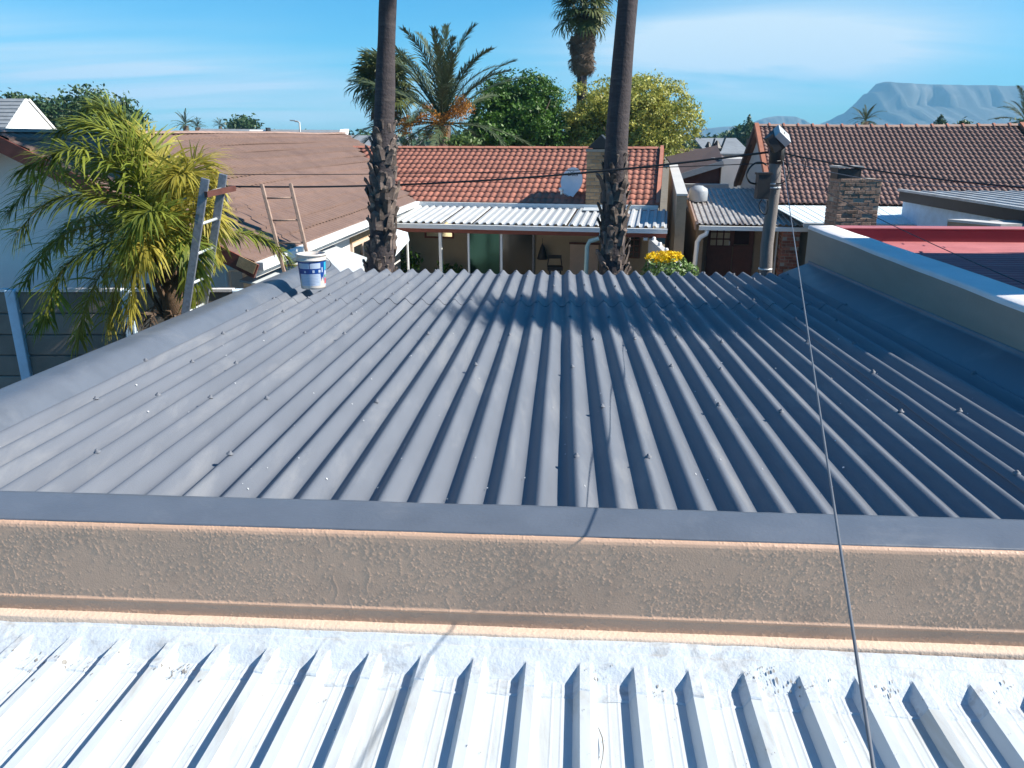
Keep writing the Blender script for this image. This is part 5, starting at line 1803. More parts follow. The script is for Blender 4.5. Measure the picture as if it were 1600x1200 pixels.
# far grey ridge line behind the brown roof
fr_ = simple_house('long_grey_house', (-18, 62, 0), 'distant long house with grey tiled roof and white gable beyond the brown roof')
r0, r1 = at(313, 201, 62), at(537, 204, 62)
for j in range(6):
    z0 = r0.z - 0.30 * (j + 1); z1 = r0.z - 0.30 * j
    y0 = 62 - 0.62 * (j + 1) - 0.02; y1 = 62 - 0.62 * j
    e = r1.x
    MB().slab([(r0.x, y0, z0 + 0.06), (e, y0, z0 + 0.06 - 0.1), (e, y1, z1 - 0.1), (r0.x, y1, z1)], 0.03).build('tile_course', m_farroof, fr_)
mb = MB(); mb.slab([(r0.x, 62, r0.z), (r1.x, 62, r1.z), (r1.x, 66, r0.z - 1.8), (r0.x, 66, r0.z - 1.8)], 0.05); mb.build('rear_roof', m_farroof, fr_)
mb = MB(); mb.box(r0.x + .2, r1.x, 58.6, 65.5, 0, r0.z - 1.9); mb.build('wall', m_whitewall, fr_)
mb = MB(); mb.slab([(r1.x + .05, 58.2, r1.z - 1.9), (r1.x + .05, 62, r1.z + 0.1), (r1.x + .05, 66, r1.z - 1.9)], 0.3, (-1, 0, 0)); mb.slab([(r1.x, 57.9, r1.z - 2.0), (r1.x + .7, 57.9, r1.z - 2.0), (r1.x + .4, 62, r1.z + .12), (r1.x, 62, r1.z + .12)], 0.1); mb.build('gable_wall', m_whitewall, fr_)
q = at(391, 207, 59.6); q2 = at(417, 207.5, 59.6)
MB().tube([q, q2], 0.2, 10).build('water_heater', m_whitewall, fr_)
MB().box(q2.x, q2.x + 0.12, 59.4, 60.2, q2.z - 0.3, q2.z + 0.35).build('heater_bracket', m_black, fr_)
lr_ = simple_house('dark_roofed_house', (-13.5, 72, 0), 'distant low house with dark roof beside the left tall palm')
q, q2 = at(545, 211, 70), at(600, 212, 70)
MB().slab([q - Vector((0, 3, 1.2)), q2 - Vector((0, 3, 1.2)), q2, q], 0.08).build('roof', m_farroof, lr_)
MB().box(q.x, q2.x, 67.3, 72, 0, q.z - 1.2).build('wall', m_darkbeige, lr_)
# street lamp
q = at(468, 226, 56)
sl_ = thing('street_lamp', (q.x, q.y, 0), 'distant pale street lamp rising over the brown roof ridge', 'street lamp')
top = at(468, 191.5, 56)
MB().tube([(q.x, q.y, 0), top, top + Vector((-0.1, 0, 0.06)), top + Vector((-0.32, 0, 0.1))], 0.055, 8).build('post', m_steel, sl_, smooth=True)
MB().slab([top + Vector((-0.25, -.1, 0.15)), top + Vector((-0.62, -.1, 0.18)), top + Vector((-0.62, .1, 0.18)), top + Vector((-0.25, .1, 0.15))], 0.08).build('lamp_head', m_steel, sl_)

# ------------------------------------------------------------------ utility pole and cables
pb_, pt_ = at(1194, 436, 11.6), at(1214, 240, 11.6)
dv = (pt_ - pb_) / (pt_.z - pb_.z)
foot = pb_ - dv * pb_.z
top = pt_ + dv * 0.25
up_ = thing('utility_pole', foot, 'grey timber utility pole with floodlight, black boxes and cable coils', 'utility pole')
npt = 12
MB().tube([foot.lerp(top, i / npt) + Vector((0.012 * math.sin(i * 2.1), 0, 0)) for i in range(npt + 1)], [0.105 - 0.024 * i / npt for i in range(npt + 1)], 14).build('pole', m_pole, up_, smooth=True)
def pole_pt(py):
    z = at(1205, py, 11.6).z
    return foot + dv * z
for py in (287, 293, 420):
    q = pole_pt(py); MB().lathe([(0.088, -0.012), (0.101, -0.012), (0.101, 0.012), (0.088, 0.012)], 16, q).build('band', m_alu_lt, up_, smooth=True)
# floodlight
fl_c = at(1222, 212, 11.5)
ld = Vector((0.55, -0.35, 0.62)).normalized()
lx = Vector((0.80, 0.10, -0.66)).normalized(); ly = ld.cross(lx).normalized(); lx = ly.cross(ld)
def obox(c, x, y, z, hx, hy, hz):
    return [c + x * (sx * hx) + y * (sy * hy) + z * (sz * hz) for sz in (-1, 1) for sx, sy in ((-1, -1), (1, -1), (1, 1), (-1, 1))]
MB().hexa(obox(fl_c, lx, ly, ld, 0.11, 0.14, 0.045)).build('floodlight', m_steel, up_)
MB().hexa(obox(fl_c - ld * 0.10, lx, ly, ld, 0.11, 0.14, 0.048)).build('floodlight_housing', m_black, up_)
q = at(1207, 224, 11.45)
MB().hexa(obox(q, Vector((0.8, 0, 0.6)), Vector((0, 1, 0)), Vector((-0.6, 0, 0.8)), 0.05, 0.08, 0.12)).build('control_gear', m_black, up_)
MB().lathe([(0.092, -0.11), (0.104, -0.10), (0.104, 0.12), (0.088, 0.15)], 14, pole_pt(243)).build('pole_collar', m_black, up_, smooth=True)
MB().tube([pole_pt(232), q, fl_c - ld * 0.12], 0.03, 8).build('bracket', m_black, up_, smooth=True)
q = at(1191, 291, 11.42)
MB().box(q.x - 0.085, q.x + 0.085, q.y - 0.08, q.y + 0.06, q.z - 0.17, q.z + 0.16).build('junction_box', m_black, up_)
MB().box(q.x - 0.10, q.x + 0.10, q.y - 0.09, q.y + 0.07, q.z + 0.162, q.z + 0.19).build('junction_box_lid', m_black, up_)
def loop(pts, r, name='cable_coil', m=m_cable, Y=11.45):
    # smooth closed-ish loop through survey points
    P_ = [at(x, y, Y + 0.04 * math.sin(i)) for i, (x, y) in enumerate(pts)]
    out = []
    for i in range(len(P_) - 1):
        p0 = P_[max(0, i - 1)]; p1 = P_[i]; p2 = P_[i + 1]; p3 = P_[min(len(P_) - 1, i + 2)]
        for k in range(5):
            f = k / 5
            out.append(0.5 * ((2 * p1) + (p2 - p0) * f + (2 * p0 - 5 * p1 + 4 * p2 - p3) * f * f + (3 * p1 - p0 - 3 * p2 + p3) * f ** 3))
    out.append(P_[-1])
    MB().tube(out, r, 6).build(name, m, up_, smooth=True)
loop([(1198, 258), (1190, 254), (1180, 255), (1171, 263), (1167, 274), (1171, 284), (1178, 287), (1184, 287)], 0.013)
loop([(1213, 252), (1222, 252), (1229, 258), (1232, 268), (1230, 279), (1222, 286), (1212, 287)], 0.011)
loop([(1231, 262), (1229, 250), (1233, 245), (1244, 243), (1256, 248), (1259, 258), (1254, 271), (1245, 279), (1232, 279)], 0.006)
loop([(1190, 312), (1186, 320), (1189, 330), (1196, 335), (1200, 325), (1199, 312)], 0.008)
loop([(1226, 206), (1227, 225), (1226, 240), (1224, 252)], 0.006)


def span(name, p, q, sag, r, mat, label, group=None, n=40):
    p = Vector(p); q = Vector(q)
    pts = []
    for i in range(n + 1):
        t = i / n
        c = p.lerp(q, t); c.z -= sag * 4 * t * (1 - t)
        pts.append(c)
    # top-level object located at its first point
    o = MB().tube(pts, r, 6).build(name, mat, None, smooth=True, loc=p)
    return props(o, label, 'cable', group)


ptop = pole_pt(240)
_q = at(352, 291, 14.2)
MB().tube([(_q.x, _q.y, left_roof_z(_q.x, _q.y) - 0.02), (_q.x, _q.y, _q.z + 0.08)], 0.025, 8).build('cable_mast', m_steel, lh, smooth=True)
gab = at(352, 291, 14.2)
span('overhead_cable', gab, ptop + Vector((-0.12, 0, 0.02)), 0.16, 0.017, m_cable, 'thick black overhead cable running left from the utility pole past the dish')
span('telephone_wire', at(-20, 263, 17.0), pole_pt(255) + Vector((-0.1, 0, 0)), 0.14, 0.007, m_cable, 'thin wire crossing the roofs just above the thick black cable at left')
span('service_cable', ptop + Vector((0.12, 0, 0.0)), at(1640, 296, 9.0), 0.06, 0.012, m_cable, 'black cable running right from the pole across the brown tiles')
span('drop_wire', pole_pt(250) + Vector((0.11, 0, 0)), at(1640, 287, 9.6), 0.16, 0.006, m_wire, 'thin grey wire sagging right from the pole in front of the brown tiles')
span('thin_strand', pole_pt(262) + Vector((0.1, 0, 0)), at(1620, 452, 6.2), 0.05, 0.004, m_cable, 'very thin dark strand slanting down over the red roof')  # thin dark tube drawn along a slanting line over the red roof
pa = pole_pt(250) + Vector((0.06, -0.1, 0))
pz = Vector((0.571, 1.03, 3.62)) - Vector((0.62, 2.07, 0.11)) * 0.9
o = span('near_cable', pa, pz, 0.02, 0.0036, m_wire, 'dark cable slanting from the pole to the foreground over the grey roof', n=60)

# ------------------------------------------------------------------ palms
def fan_leaf(seed, r=0.75, pet=0.7, nseg=26, droop=0.55, dead=False):
    """fan palm leaf in local space: petiole along +x from the origin, blade beyond"""
    rs = random.Random(seed)
    mb = MB()
    w = 0.022
    mb.add([(0, -w, 0), (0, w, 0), (pet, w * 0.6, 0.0), (pet, -w * 0.6, 0.0), (0, 0, -w), (pet, 0, -w * 0.6)], [(0, 3, 2, 1), (0, 4, 5, 3), (1, 2, 5, 4)])
    span_ = R(150 if not dead else 70)
    for i in range(nseg):
        a = -span_ + 2 * span_ * (i + 0.5) / nseg
        ln = r * (0.78 + 0.22 * math.cos(a * 0.5)) * rs.uniform(0.88, 1.08)
        d = Vector((math.cos(a), math.sin(a), rs.uniform(-.05, .12)))
        t = Vector((-math.sin(a), math.cos(a), 0))
        hw = ln * math.sin(span_ / nseg) * 0.62
        p0 = Vector((pet, 0, 0)); zf = rs.uniform(0, 0.03)
        base = len(mb.v)
        for f, ww, dz in ((0.0, 0.006, 0.0), (0.35, hw * 0.35 / 0.6, zf), (0.66, hw * 0.8, zf - 0.02 - 0.06 * droop), (0.86, hw * 0.4, -0.12 * droop - rs.uniform(0, 0.12)), (1.0, 0.004, -0.42 * droop * rs.uniform(0.5, 1.3))):
            c = p0 + d * ln * (f if f < 0.9 else 0.93) + Vector((0, 0, dz * r * 1.4))
            mb.v.append(tuple(c - t * ww)); mb.v.append(tuple(c + t * ww))
        for s in range(4):
            b = base + 2 * s
            mb.f.append((b, b + 1, b + 3, b + 2))
    return mb


FAN = [fan_leaf(i).mesh('frond', lf_fan) for i in range(4)]
FAND = [fan_leaf(20 + i, 0.7, 0.5, 20, 1.2, True).mesh('dead_frond', m_dead) for i in range(3)]


def boot_mesh(seed):
    """old leaf base: split, upward curling wedge; x tangential, y outward, z up"""
    rs = random.Random(seed)
    w, h, d = 0.075 * rs.uniform(.85, 1.15), 0.21 * rs.uniform(.8, 1.2), 0.062 * rs.uniform(.7, 1.5)
    mb = MB()
    mb.add([(-w, -0.02, -0.04), (w, -0.02, -0.04), (w * 0.85, 0.02, h * 0.45), (-w * 0.85, 0.02, h * 0.45),
            (0, 0.04, -0.03), (0, 0.055, h * 0.45),
            (-w * 0.62, d, h * 0.80), (w * 0.62, d, h * 0.80), (0, d * 1.15, h * 0.72), (rs.uniform(-.02, .02), d * 0.95, h * 0.93),
            (-w * 0.5, d - 0.03, h * 0.82), (w * 0.5, d - 0.03, h * 0.82)],
           [(0, 4, 5, 3), (4, 1, 2, 5), (3, 5, 8, 6), (5, 2, 7, 8), (6, 8, 9), (8, 7, 9), (3, 6, 10), (2, 11, 7), (6, 9, 10), (9, 7, 11), (10, 9, 11)])
    return mb.mesh('leaf_base', m_bootdark)


BOOTS = [boot_mesh(i) for i in range(5)]


def tall_palm(label, pts, Y, zb0, zb1, crown_z, seed, rprof, rboot):
    """washingtonia: trunk through survey points, shaggy leaf bases between zb0 and zb1"""
    rs = random.Random(seed)
    P_ = [at(x, y, Y) for x, y in pts]           # top to bottom
    P_.sort(key=lambda p: p.z)
    d0 = (P_[1] - P_[0]) / (P_[1].z - P_[0].z)
    foot = P_[0] - d0 * P_[0].z
    dt_ = (P_[-1] - P_[-2]) / (P_[-1].z - P_[-2].z)
    crown = P_[-1] + dt_ * (crown_z - P_[-1].z)
    t = thing('tall_palm', foot, label, 'palm', 'tall fan palms just beyond the grey roof')
    path = [foot] + P_ + [crown]
    def axis(z):
        for a, b in zip(path, path[1:]):
            if z <= b.z: return a.lerp(b, (z - a.z) / max(1e-6, b.z - a.z))
        return path[-1]
    def rad(z):
        return float(np.interp(z, [q[0] for q in rprof], [q[1] for q in rprof]))
    tr = MB()
    zs = np.linspace(0, crown_z, 70)
    nseg = 18
    for i, z in enumerate(zs):
        c = axis(z)
        for k in range(nseg):
            th = 2 * math.pi * k / nseg
            lum = 1 + 0.06 * mnoise.noise(Vector((math.cos(th), math.sin(th), z * 1.1 + seed))) + 0.035 * math.sin(z * 38 + 2 * mnoise.noise(Vector((math.cos(th), math.sin(th), z))))
            r = rad(z) * lum
            tr.v.append((c.x + r * math.cos(th), c.y + r * math.sin(th), z))
    for i in range(len(zs) - 1):
        for k in range(nseg):
            a = i * nseg + k; b = i * nseg + (k + 1) % nseg
            tr.f.append((a, b, b + nseg, a + nseg))
    tr.build('trunk', m_trunk_sm, t, smooth=True)
    z = zb0; ring = 0; per = 9
    while z < zb1:
        for k in range(per):
            th = 2 * math.pi * (k + 0.5 * (ring % 2)) / per + rs.uniform(-.12, .12) + ring * 0.11
            zz = z + rs.uniform(-.05, .05)
            c = axis(zz)
            r = rad(zz) - 0.012
            edge_ = min(1.0, max(0.0, (zb1 - zz) / 0.5))
            if rs.random() > 0.35 + 0.65 * edge_: continue
            out = Vector((math.cos(th), math.sin(th), 0))
            tan = Vector((-out.y, out.x, 0))
            M3 = Matrix((tan, out, Vector((0, 0, 1)))).transposed()
            M3 = M3 @ Matrix.Rotation(rs.uniform(-.25, .18) + 0.05, 3, 'X') @ Matrix.Rotation(rs.uniform(-.25, .25), 3, 'Y')
            if rs.random() < 0.10: continue
            sc = rs.uniform(0.6, 1.38) * rboot * (0.6 + 0.4 * edge_)
            link_part('leaf_base', BOOTS[rs.randrange(5)], t, c + out * r + Vector((0, 0, -0.05)), M3 @ Matrix.Scale(sc, 3))
        z += 0.155; ring += 1
    crown_fronds(t, crown, rs, 34, 14, 1.35)
    return t


def crown_fronds(t, c, rs, n_live, n_dead, sc, lo=-0.7, hi=1.25):
    for i in range(n_live):
        th = i * 2.39996 + rs.uniform(-.2, .2)
        el = lo + (hi - lo) * (i / n_live) ** 0.8 + rs.uniform(-.12, .12)
        m = Matrix.Rotation(th, 3, 'Z') @ Matrix.Rotation(-el, 3, 'Y') @ Matrix.Rotation(rs.uniform(-.6, .6), 3, 'X')
        link_part('frond', FAN[rs.randrange(4)], t, c + Vector((0, 0, 0.25 * i / n_live)), m @ Matrix.Scale(sc * rs.uniform(.85, 1.15), 3))
    for i in range(n_dead):
        th = i * 2.39996 + rs.uniform(-.3, .3)
        m = Matrix.Rotation(th, 3, 'Z') @ Matrix.Rotation(rs.uniform(1.15, 1.5), 3, 'Y') @ Matrix.Rotation(rs.uniform(-.6, .6), 3, 'X')
        link_part('dead_frond', FAND[rs.randrange(3)], t, c - Vector((0, 0, 0.1 + 0.5 * rs.random())), m @ Matrix.Scale(sc * rs.uniform(.8, 1.1), 3))


tall_palm('left one of the two tall palm trunks just beyond the grey roof, straight and thick', [(606, 2), (603, 100), (600, 200), (598, 300), (595, 420)], 12.8, 1.5, 4.85, 10.2, 3, [(0, .25), (3, .205), (4.6, .168), (4.95, .156), (6.5, .128), (10.2, .11)], 0.88)
tall_palm('right one of the two tall palm trunks, rising in front of the tan brick chimney', [(981, 2), (972, 100), (965, 200), (959.5, 300), (957, 420)], 12.7, 1.5, 4.30, 11.2, 5, [(0, .235), (3, .195), (4.2, .182), (5, .165), (6.5, .143), (11.2, .12)], 0.88)

# fan palm with brown skirt rising behind the trees
pc = at(912, 18, 38.0)
p3 = thing('fan_palm', (pc.x, pc.y, 0), 'fan palm with hanging brown skirt rising above the yellow green tree', 'palm')
MB().tube([(pc.x, pc.y, 0), (pc.x, pc.y, 5), (pc.x, pc.y, pc.z)], [0.32, 0.24, 0.2], 12).build('trunk', m_trunk_sm, p3, smooth=True)
rs = random.Random(5)
for i in range(150):
    f = rs.random()
    th = rs.uniform(0, 6.283)
    zz = pc.z - 0.9 - 1.55 * f
    r0 = 0.25 + 0.30 * math.sin(math.pi * min(1, 0.25 + f * 0.62))
    out = Vector((math.cos(th), math.sin(th), 0))
    m = Matrix.Rotation(th, 3, 'Z') @ Matrix.Rotation(rs.uniform(1.42, 1.66), 3, 'Y') @ Matrix.Rotation(rs.uniform(-.5, .5), 3, 'X')
    link_part('dead_frond', FAND[rs.randrange(3)], p3, Vector((pc.x, pc.y, zz + 0.55)) + out * r0 * rs.uniform(.6, 1.0), m @ Matrix.Scale(rs.uniform(.6, .85), 3))
crown_fronds(p3, pc + Vector((0, 0, 0.1)), rs, 44, 0, 1.15, -0.85, 1.2)

# fan palm hidden behind the left tall trunk
pc = at(602, 137, 36.0)
p4 = thing('fan_palm', (pc.x, pc.y, 0), 'shaggy fan palm partly hidden behind the left tall trunk', 'palm')
MB().tube([(pc.x, pc.y, 0), (pc.x, pc.y, pc.z)], [0.3, 0.22], 12).build('trunk', m_trunk_sm, p4, smooth=True)
rs = random.Random(9)
crown_fronds(p4, pc, rs, 46, 22, 1.15, -0.95, 1.25)

# date palm with orange fruit stalks
FEATH = []
for i in range(4):
    rs = random.Random(60 + i)
    bend = (0.5, 0.8, 1.1, 0.65)[i]
    path = [(0, 0, 0), (0.9, 0, 0.02), (1.9, 0.03, -0.10 * bend), (2.8, 0.05, -0.55 * bend), (3.4, 0.06, -1.15 * bend)]
    lf, ra = pinnate(path, 62, 0.50, 0.035, 0.10, ang=R(48), rs=rs, plume=0.35, rach=0.035, start=0.16)
    n = len(lf.v)
    lf.add(ra.v, ra.f)
    FEATH.append(lf.mesh('frond', lf_date))


def feather_palm(name, base, crown, label, specs, sc, group=None, trunk_r=0.3, seed=1):
    rs = random.Random(seed)
    t = thing(name, base, label, 'palm', group)
    MB().tube([base, Vector(base).lerp(crown, 0.5), crown], [trunk_r * 1.15, trunk_r, trunk_r * 0.95], 12).build('trunk', m_trunk, t, smooth=True)
    for th, el in specs:
        m = Matrix.Rotation(th, 3, 'Z') @ Matrix.Rotation(-el, 3, 'Y') @ Matrix.Rotation(rs.uniform(-.5, .5), 3, 'X')
        link_part('frond', FEATH[rs.randrange(4)], t, Vector(crown) + Vector((0, 0, rs.uniform(0, .2))), m @ Matrix.Scale(sc * rs.uniform(.85, 1.1), 3))
    return t


dcn = at(692, 196, 33.0)
rs = random.Random(4)
sp = [(rs.uniform(0, 6.28), rs.uniform(0.95, 1.5)) for _ in range(16)]
sp += [(i * 0.62 + rs.uniform(-.2, .2), rs.uniform(0.35, 0.95)) for i in range(10)]
sp += [(i * 0.7 + rs.uniform(-.2, .2), rs.uniform(-0.3, 0.25)) for i in range(9)]
sp += [(0.15, 1.05), (0.05, 0.62), (-0.2, 0.85), (3.3, 0.9), (3.0, -0.1), (3.4, 0.1)]
dp = feather_palm('date_palm', Vector((dcn.x, dcn.y, 0)), dcn, 'date palm with upright grey green fronds and orange fruit stalks left of the dark tree', sp, 1.02, None, 0.33, 3)
for i, (px, py) in enumerate([(655, 183), (668, 172), (682, 188), (700, 186), (713, 172), (722, 160), (720, 180), (636, 192), (632, 200), (672, 208), (690, 205), (730, 170)]):
    q = at(px, py, 32.3 - 0.3 * (i % 3))
    fm = leaf_cloud([(q.x, q.y, q.z, 0.30, 0.26, 0.30)], 260, 0.05, 300 + i, 0.1, 0.4, 0.8)
    st0 = dcn + Vector((0, -0.1, 0.1))
    fm.tube([st0, st0.lerp(q, 0.5) + Vector((0, 0, 0.25)), q], 0.02, 5)
    fm.build('fruit_stalk', m_orange_fruit, dp)

# ------------------------------------------------------------------ trees behind the orange house
def tree_px(name, label, pxc, pyc, wpx, hpx, Y, n_l, cnt, size, mat, seed, depth=None, group=None, hollow=0.55, sz=0.45, cat='tree'):
    c = at(pxc, pyc, Y)
    s = c.y / FPX * 1.0
    rx, rz = wpx / 2 * s * 1.02, hpx / 2 * s
    return broad_tree(name, (c.x, c.y, 0), c, (rx, depth or rx, rz), n_l, cnt, size, mat, label, cat, seed, group, 0.22, hollow, sz)


tree_px('leafy_tree', 'dense dark green tree between the date palm and the yellow green tree', 812, 190, 150, 132, 36.5, 26, 26000, 0.066, lf_dark, 12, 2.0, None, 0.6, 0.36)
tree_px('leafy_tree', 'large yellow green tree behind the right tall trunk', 975, 200, 218, 150, 37.5, 38, 42000, 0.064, lf_yel, 21, 2.6, None, 0.6, 0.34)
tree_px('leafy_tree', 'small bright shrub peeping over the orange ridge below the date palm', 722, 222, 46, 26, 30.5, 8, 900, 0.07, lf_shrub, 31, 0.6, None, 0.3, 0.5, 'shrub')
tree_px('leafy_tree', 'dark tree mass under the date palm beside the dark green tree', 768, 212, 70, 60, 35.5, 10, 3500, 0.085, lf_dark, 36, 1.3, None, 0.5)
# trees behind the white gable on the left
tree_px('leafy_tree', 'tallest of the distant green trees behind the feathery palm', 140, 178, 72, 72, 55, 12, 2600, 0.16, lf_far, 41, 2.0, 'distant trees at the left')
tree_px('leafy_tree', 'distant round green tree on the right of the left tree group', 187, 184, 56, 52, 58, 10, 1800, 0.16, lf_far, 42, 1.6, 'distant trees at the left')
tree_px('leafy_tree', 'thin distant tree just right of the white gable', 82, 180, 66, 50, 60, 10, 1300, 0.16, lf_far, 43, 1.6, 'distant trees at the left', 0.3)
tree_px('leafy_tree', 'low distant tree peeping over the grey roof left of the white gable', 30, 158, 44, 18, 64, 6, 600, 0.16, lf_far, 44, 1.2, 'distant trees at the left')
tree_px('leafy_tree', 'distant rounded tree above the long grey roof', 376, 197, 46, 20, 110, 8, 1500, 0.26, lf_far, 45, 2.0)
# far feather palms
rs = random.Random(8)
def ring(n1, n2, n3, r_):
    return [(r_.uniform(0, 6.28), r_.uniform(.8, 1.45)) for _ in range(n1)] + [(i * 6.28 / n2 + r_.uniform(-.2, .2), r_.uniform(.2, .8)) for i in range(n2)] + [(i * 6.28 / n3 + r_.uniform(-.2, .2), r_.uniform(-.4, .2)) for i in range(n3)]
def far_palm(px, py, Y, sc, label, seed):
    c = at(px, py, Y)
    return feather_palm('distant_palm', Vector((c.x, c.y, 0)), c, label, ring(9, 11, 9, random.Random(seed)), sc, 'distant palms', 0.3, seed)
far_palm(290, 196, 85, 0.42, 'distant palm over the brown roof ridge at left', 1)
far_palm(309, 199, 88, 0.28, 'small pale distant palm just right of a larger one over the brown ridge', 2)
far_palm(344, 197, 140, 0.40, 'tiny distant palm left of the rounded tree on the skyline', 3)
far_palm(1352, 190, 60, 0.36, 'distant palm over the brown tiled ridge below the mountain', 4)
far_palm(1604, 196, 42, 0.55, 'dark palm at the right edge beyond the brown tiled roof', 5)
# conifers
def conifer(px, py_top, py_bot, Y, w, label, seed, open_=False):
    p, q = at(px, py_bot, Y), at(px, py_top, Y)
    t = thing('conifer', (p.x, p.y, 0), label, 'tree')
    MB().tube([(p.x, p.y, 0), (p.x, p.y, q.z)], [0.25, 0.03], 6).build('trunk', m_trunk, t)
    hgt = q.z - p.z
    n = 7 if open_ else 9
    bl = []
    for i in range(n):
        f = i / n
        bl.append((p.x, p.y, p.z + hgt * (f + 0.04), w * (1 - f) + 0.05, w * (1 - f) + 0.05, hgt / n * (0.25 if open_ else 0.75)))
    leaf_cloud(bl, 500 if open_ else 900, 0.16, seed, 0.2, 0.4).build('crown', lf_far, t)
conifer(1168, 179, 215, 95, 0.75, 'narrow dark conifer at the apex of the brown tiled gable', 71)
conifer(1468, 178, 198, 80, 0.75, 'distant tiered pine standing over the brown tiled ridge', 72, True)
tree_px('leafy_tree', 'tiny dark treetop on the brown ridge right of the tiered pine', 1508, 194, 16, 10, 70, 4, 200, 0.16, lf_far, 73, 0.5)
tree_px('leafy_tree', 'green bush at the right edge below the dark palm', 1606, 238, 40, 40, 33, 6, 900, 0.1, lf_dark, 74, 0.6)
tree_px('leafy_tree', 'dark treetop under the palm at the right edge', 1610, 212, 52, 36, 40, 6, 900, 0.12, lf_far, 75, 0.8)
# wooded rise beyond the yellow tree
bl = []
rs = random.Random(77)
for i in range(26):
    px = 1070 + 4.4 * i; f = i / 25
    py = 222 - 26 * max(0, min(1, (f - 0.30) / 0.55)) + rs.uniform(-2, 3)
    c = at(px, py, 125 + rs.uniform(-8, 8))
    bl.append((c.x, c.y, c.z * 0.5, 1.3, 1.5, c.z * 0.55))
props(leaf_cloud(bl, 9000, 0.38, 78, 0.5, 0.6).build('woodland', lf_far), kind='stuff')
bl = []
for i in range(60):
    px = -60 + 30 * i
    c = at(px, 207 + rs.uniform(-3, 4), 190 + rs.uniform(-20, 20))
    bl.append((c.x, c.y, c.z * 0.45, 3.0, 2.5, c.z * 0.6))
props(leaf_cloud(bl, 12000, 0.6, 79, 0.5, 0.6).build('distant_woodland', lf_far), kind='stuff')

# ------------------------------------------------------------------ feathery palm at the left
qb = Vector((-4.12, 9.45, 0))
qp = thing('queen_palm', qb, 'feathery palm with arching green and yellow fronds beside the left roof edge', 'palm')
MB().tube([qb, qb + Vector((0.02, 0, 1.5)), qb + Vector((0.05, 0, 2.6)), qb + Vector((0.04, 0, 3.3))], [0.17, 0.15, 0.19, 0.10], 14).build('trunk', m_fibre, qp, smooth=True)
# split fibrous sheaths round the crown shaft
for i in range(12):
    rs = random.Random(500 + i)
    th = i * 2.4
    out = Vector((math.cos(th), math.sin(th), 0))
    p0 = qb + Vector((0, 0, 2.15 + 0.08 * i)) + out * 0.13
    MB().bar(p0, p0 + out * rs.uniform(.08, .25) + Vector((0, 0, rs.uniform(.25, .55))), 0.09, 0.03, out).build('sheath', m_fibre, qp)
top = qb + Vector((0.04, 0, 3.15))
# each: pixel polyline (x, y) with distance offsets, leaflet count, leaf length, yellow?
fronds = [
    ([(262, 345, 0), (232, 285, -.1), (196, 228, -.2), (150, 195, -.3), (92, 205, -.4)], 70, .40, 0, .22),
    ([(262, 340, 0), (235, 262, .1), (203, 205, .2), (172, 172, .2), (140, 166, .2)], 60, .34, 0, .14),
    ([(258, 350, 0), (215, 285, -.3), (160, 245, -.5), (100, 235, -.7), (42, 262, -.8)], 70, .40, 0, .26),
    ([(258, 355, 0), (200, 300, .2), (135, 268, .3), (70, 270, .4), (15, 330, .4)], 72, .42, 0, .16),
    ([(258, 365, 0), (205, 325, -.4), (140, 305, -.6), (75, 315, -.8), (25, 365, -.9)], 66, .40, 0, .2),
    ([(256, 375, 0), (205, 355, .2), (150, 352, .3), (85, 375, .4), (40, 440, .4)], 66, .40, 0, .22),
    ([(256, 380, 0), (210, 375, -.3), (150, 385, -.5), (95, 425, -.6), (70, 500, -.6)], 66, .42, 0, .3),
    ([(258, 385, 0), (225, 392, .1), (180, 405, .1), (145, 450, .1), (122, 530, .1)], 62, .40, 1, .3),
    ([(260, 385, 0), (240, 385, -.4), (210, 395, -.6), (185, 430, -.7), (172, 500, -.7)], 60, .42, 1, .42),
    ([(262, 385, 0), (248, 375, -.5), (228, 385, -.8), (212, 420, -.9), (205, 480, -.9)], 54, .40, 1, .42),
    ([(266, 350, 0), (285, 290, .2), (305, 255, .3), (325, 258, .4), (338, 300, .4)], 52, .36, 1, .2),
    ([(264, 350, 0), (280, 300, -.2), (290, 272, -.3), (275, 275, -.5), (250, 310, -.6)], 52, .36, 1, .25),
    ([(268, 365, 0), (300, 330, -.1), (318, 320, -.1), (330, 345, -.1), (332, 400, -.1)], 52, .36, 1, .3),
    ([(268, 375, .2), (310, 362, .6), (360, 362, .9), (410, 372, 1.1), (450, 402, 1.2)], 64, .30, 0, .42),
    ([(262, 345, 0), (250, 285, .4), (225, 248, .7), (205, 235, .9), (182, 245, 1.0)], 60, .36, 1, .28),
    ([(264, 340, 0), (258, 275, .2), (238, 232, .3), (212, 215, .3), (182, 228, .3)], 60, .36, 1, .28),
    ([(262, 370, 0), (255, 340, -.8), (235, 330, -1.1), (215, 345, -1.2), (200, 385, -1.3)], 50, .36, 0, .3),
    ([(258, 365, 0), (215, 340, .5), (170, 335, .8), (120, 345, 1.0), (90, 380, 1.1)], 60, .38, 0, .25),
    ([(262, 380, .1), (280, 372, -.4), (296, 385, -.6), (302, 420, -.6), (300, 465, -.6)], 44, .34, 0, .4),
]
for i, (pl_, n, ll, yel, dr_) in enumerate(fronds):
    rs = random.Random(700 + i)
    path = [top if k == 0 else at(x, y, 9.45 + o_ + rs.uniform(-.05, .05)) for k, (x, y, o_) in enumerate(pl_)]
    path.insert(1, top.lerp(path[1], 0.45) + Vector((0, 0, 0.10)))
    lf, ra = pinnate(path, int(n * 2.3), ll * 1.30, 0.027, dr_ * 1.2 + 0.10, ang=R(60), rs=rs, plume=0.8, rach=0.016, start=0.10, jitter=0.25, tipshort=0.6)
    fo = lf.build('frond', lf_queen_y if yel else lf_queen, qp)
    ra.build('midrib', lf_queen_y, fo)
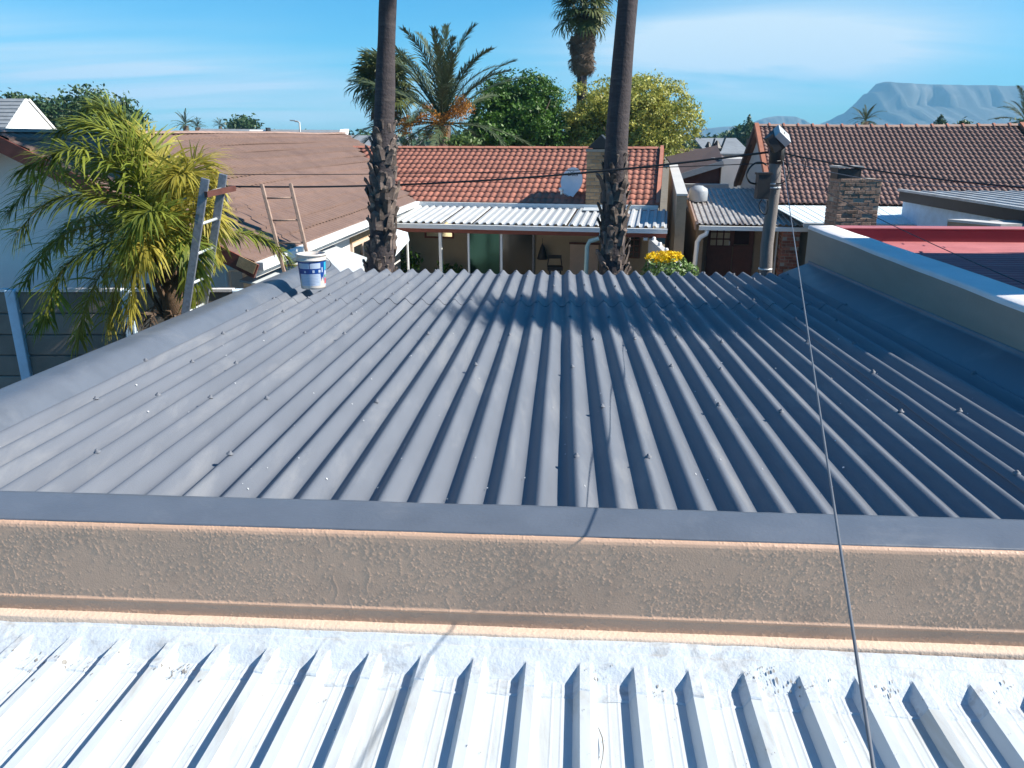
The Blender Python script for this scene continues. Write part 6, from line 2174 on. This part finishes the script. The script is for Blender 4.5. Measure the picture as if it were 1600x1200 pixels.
for i in range(5):
    rs = random.Random(900 + i)
    th = i * 1.3 + 2.5
    out = Vector((math.cos(th), math.sin(th), 0))
    p0 = qb + Vector((0, 0, 2.5)) + out * 0.12
    path = [p0, p0 + out * 0.35 + Vector((0, 0, .05)), p0 + out * 0.55 - Vector((0, 0, .35)), p0 + out * 0.6 - Vector((0, 0, .9))]
    lf, ra = pinnate(path, 26, 0.3, 0.02, 0.7, rs=rs, plume=0.8, rach=0.02)
    lf.add(ra.v, ra.f)
    lf.build('dead_frond', m_dead, qp)

# ------------------------------------------------------------------ beyond the right edge: what throws the shade over the red roof
nb = thing('two_storey_house', (9.0, 7.3, 0), 'two storey plastered house standing right of the red roof, outside the photo', 'house')
mb = MB(); mb.box(6.75, 10.5, 5.55, 8.75, 0, 6.05); mb.build('wall', m_beige, nb)
mb = MB(); mb.box(6.65, 10.6, 5.45, 8.85, 6.052, 6.16); mb.build('roof_slab', m_greywall, nb)
wf = MB(); wf.box(6.70, 6.745, 6.4, 7.9, 4.2, 5.4); w_ = wf.build('window', m_gutter, nb)
MB().box(6.685, 6.698, 6.48, 7.82, 4.28, 5.32).build('pane', m_glass, w_)
sc0 = Vector((1.45, 7.80, 2.9)) + SUN * (9.5 / 0.757)
sp_ = thing('tall_palm', (sc0.x, sc0.y, 0), 'tall fan palm outside the photo whose crown shades the grey roof', 'palm', 'tall fan palms just beyond the grey roof')
MB().tube([(sc0.x, sc0.y, 0), (sc0.x, sc0.y, sc0.z)], [0.22, 0.12], 12).build('trunk', m_trunk_sm, sp_, smooth=True)
crown_fronds(sp_, sc0, random.Random(33), 30, 8, 0.88, -0.5, 1.1)

tw = [atz(x, y, ZPAN + 0.012) for x, y in ((935, 1137), (941, 1152), (943, 1168), (942, 1182), (938, 1200))]
props(MB().tube(tw, [0.0012, 0.0018, 0.0018, 0.0014, 0.001], 5).build('twig', m_trunk, None, loc=tw[0]), 'thin dry twig lying on the white ribbed roof', 'twig')

# ------------------------------------------------------------------ haze between here and the mountain
hz = MB(); hz.box(-2900, 2900, -300, 2900, -1.0, 186)
mh_ = bpy.data.materials.new('haze')
mh_.use_nodes = True
t = mh_.node_tree
for n in list(t.nodes):
    if n.type == 'BSDF_PRINCIPLED': t.nodes.remove(n)
pv = N(t, 'ShaderNodeVolumePrincipled')
pv.inputs['Color'].default_value = (0.30, 0.68, 1.0, 1)
pv.inputs['Density'].default_value = 0.00028
pv.inputs['Anisotropy'].default_value = 0.0
L(t, pv.outputs[0], t.nodes['Material Output'].inputs['Volume'])
props(hz.build('haze', mh_), kind='stuff')
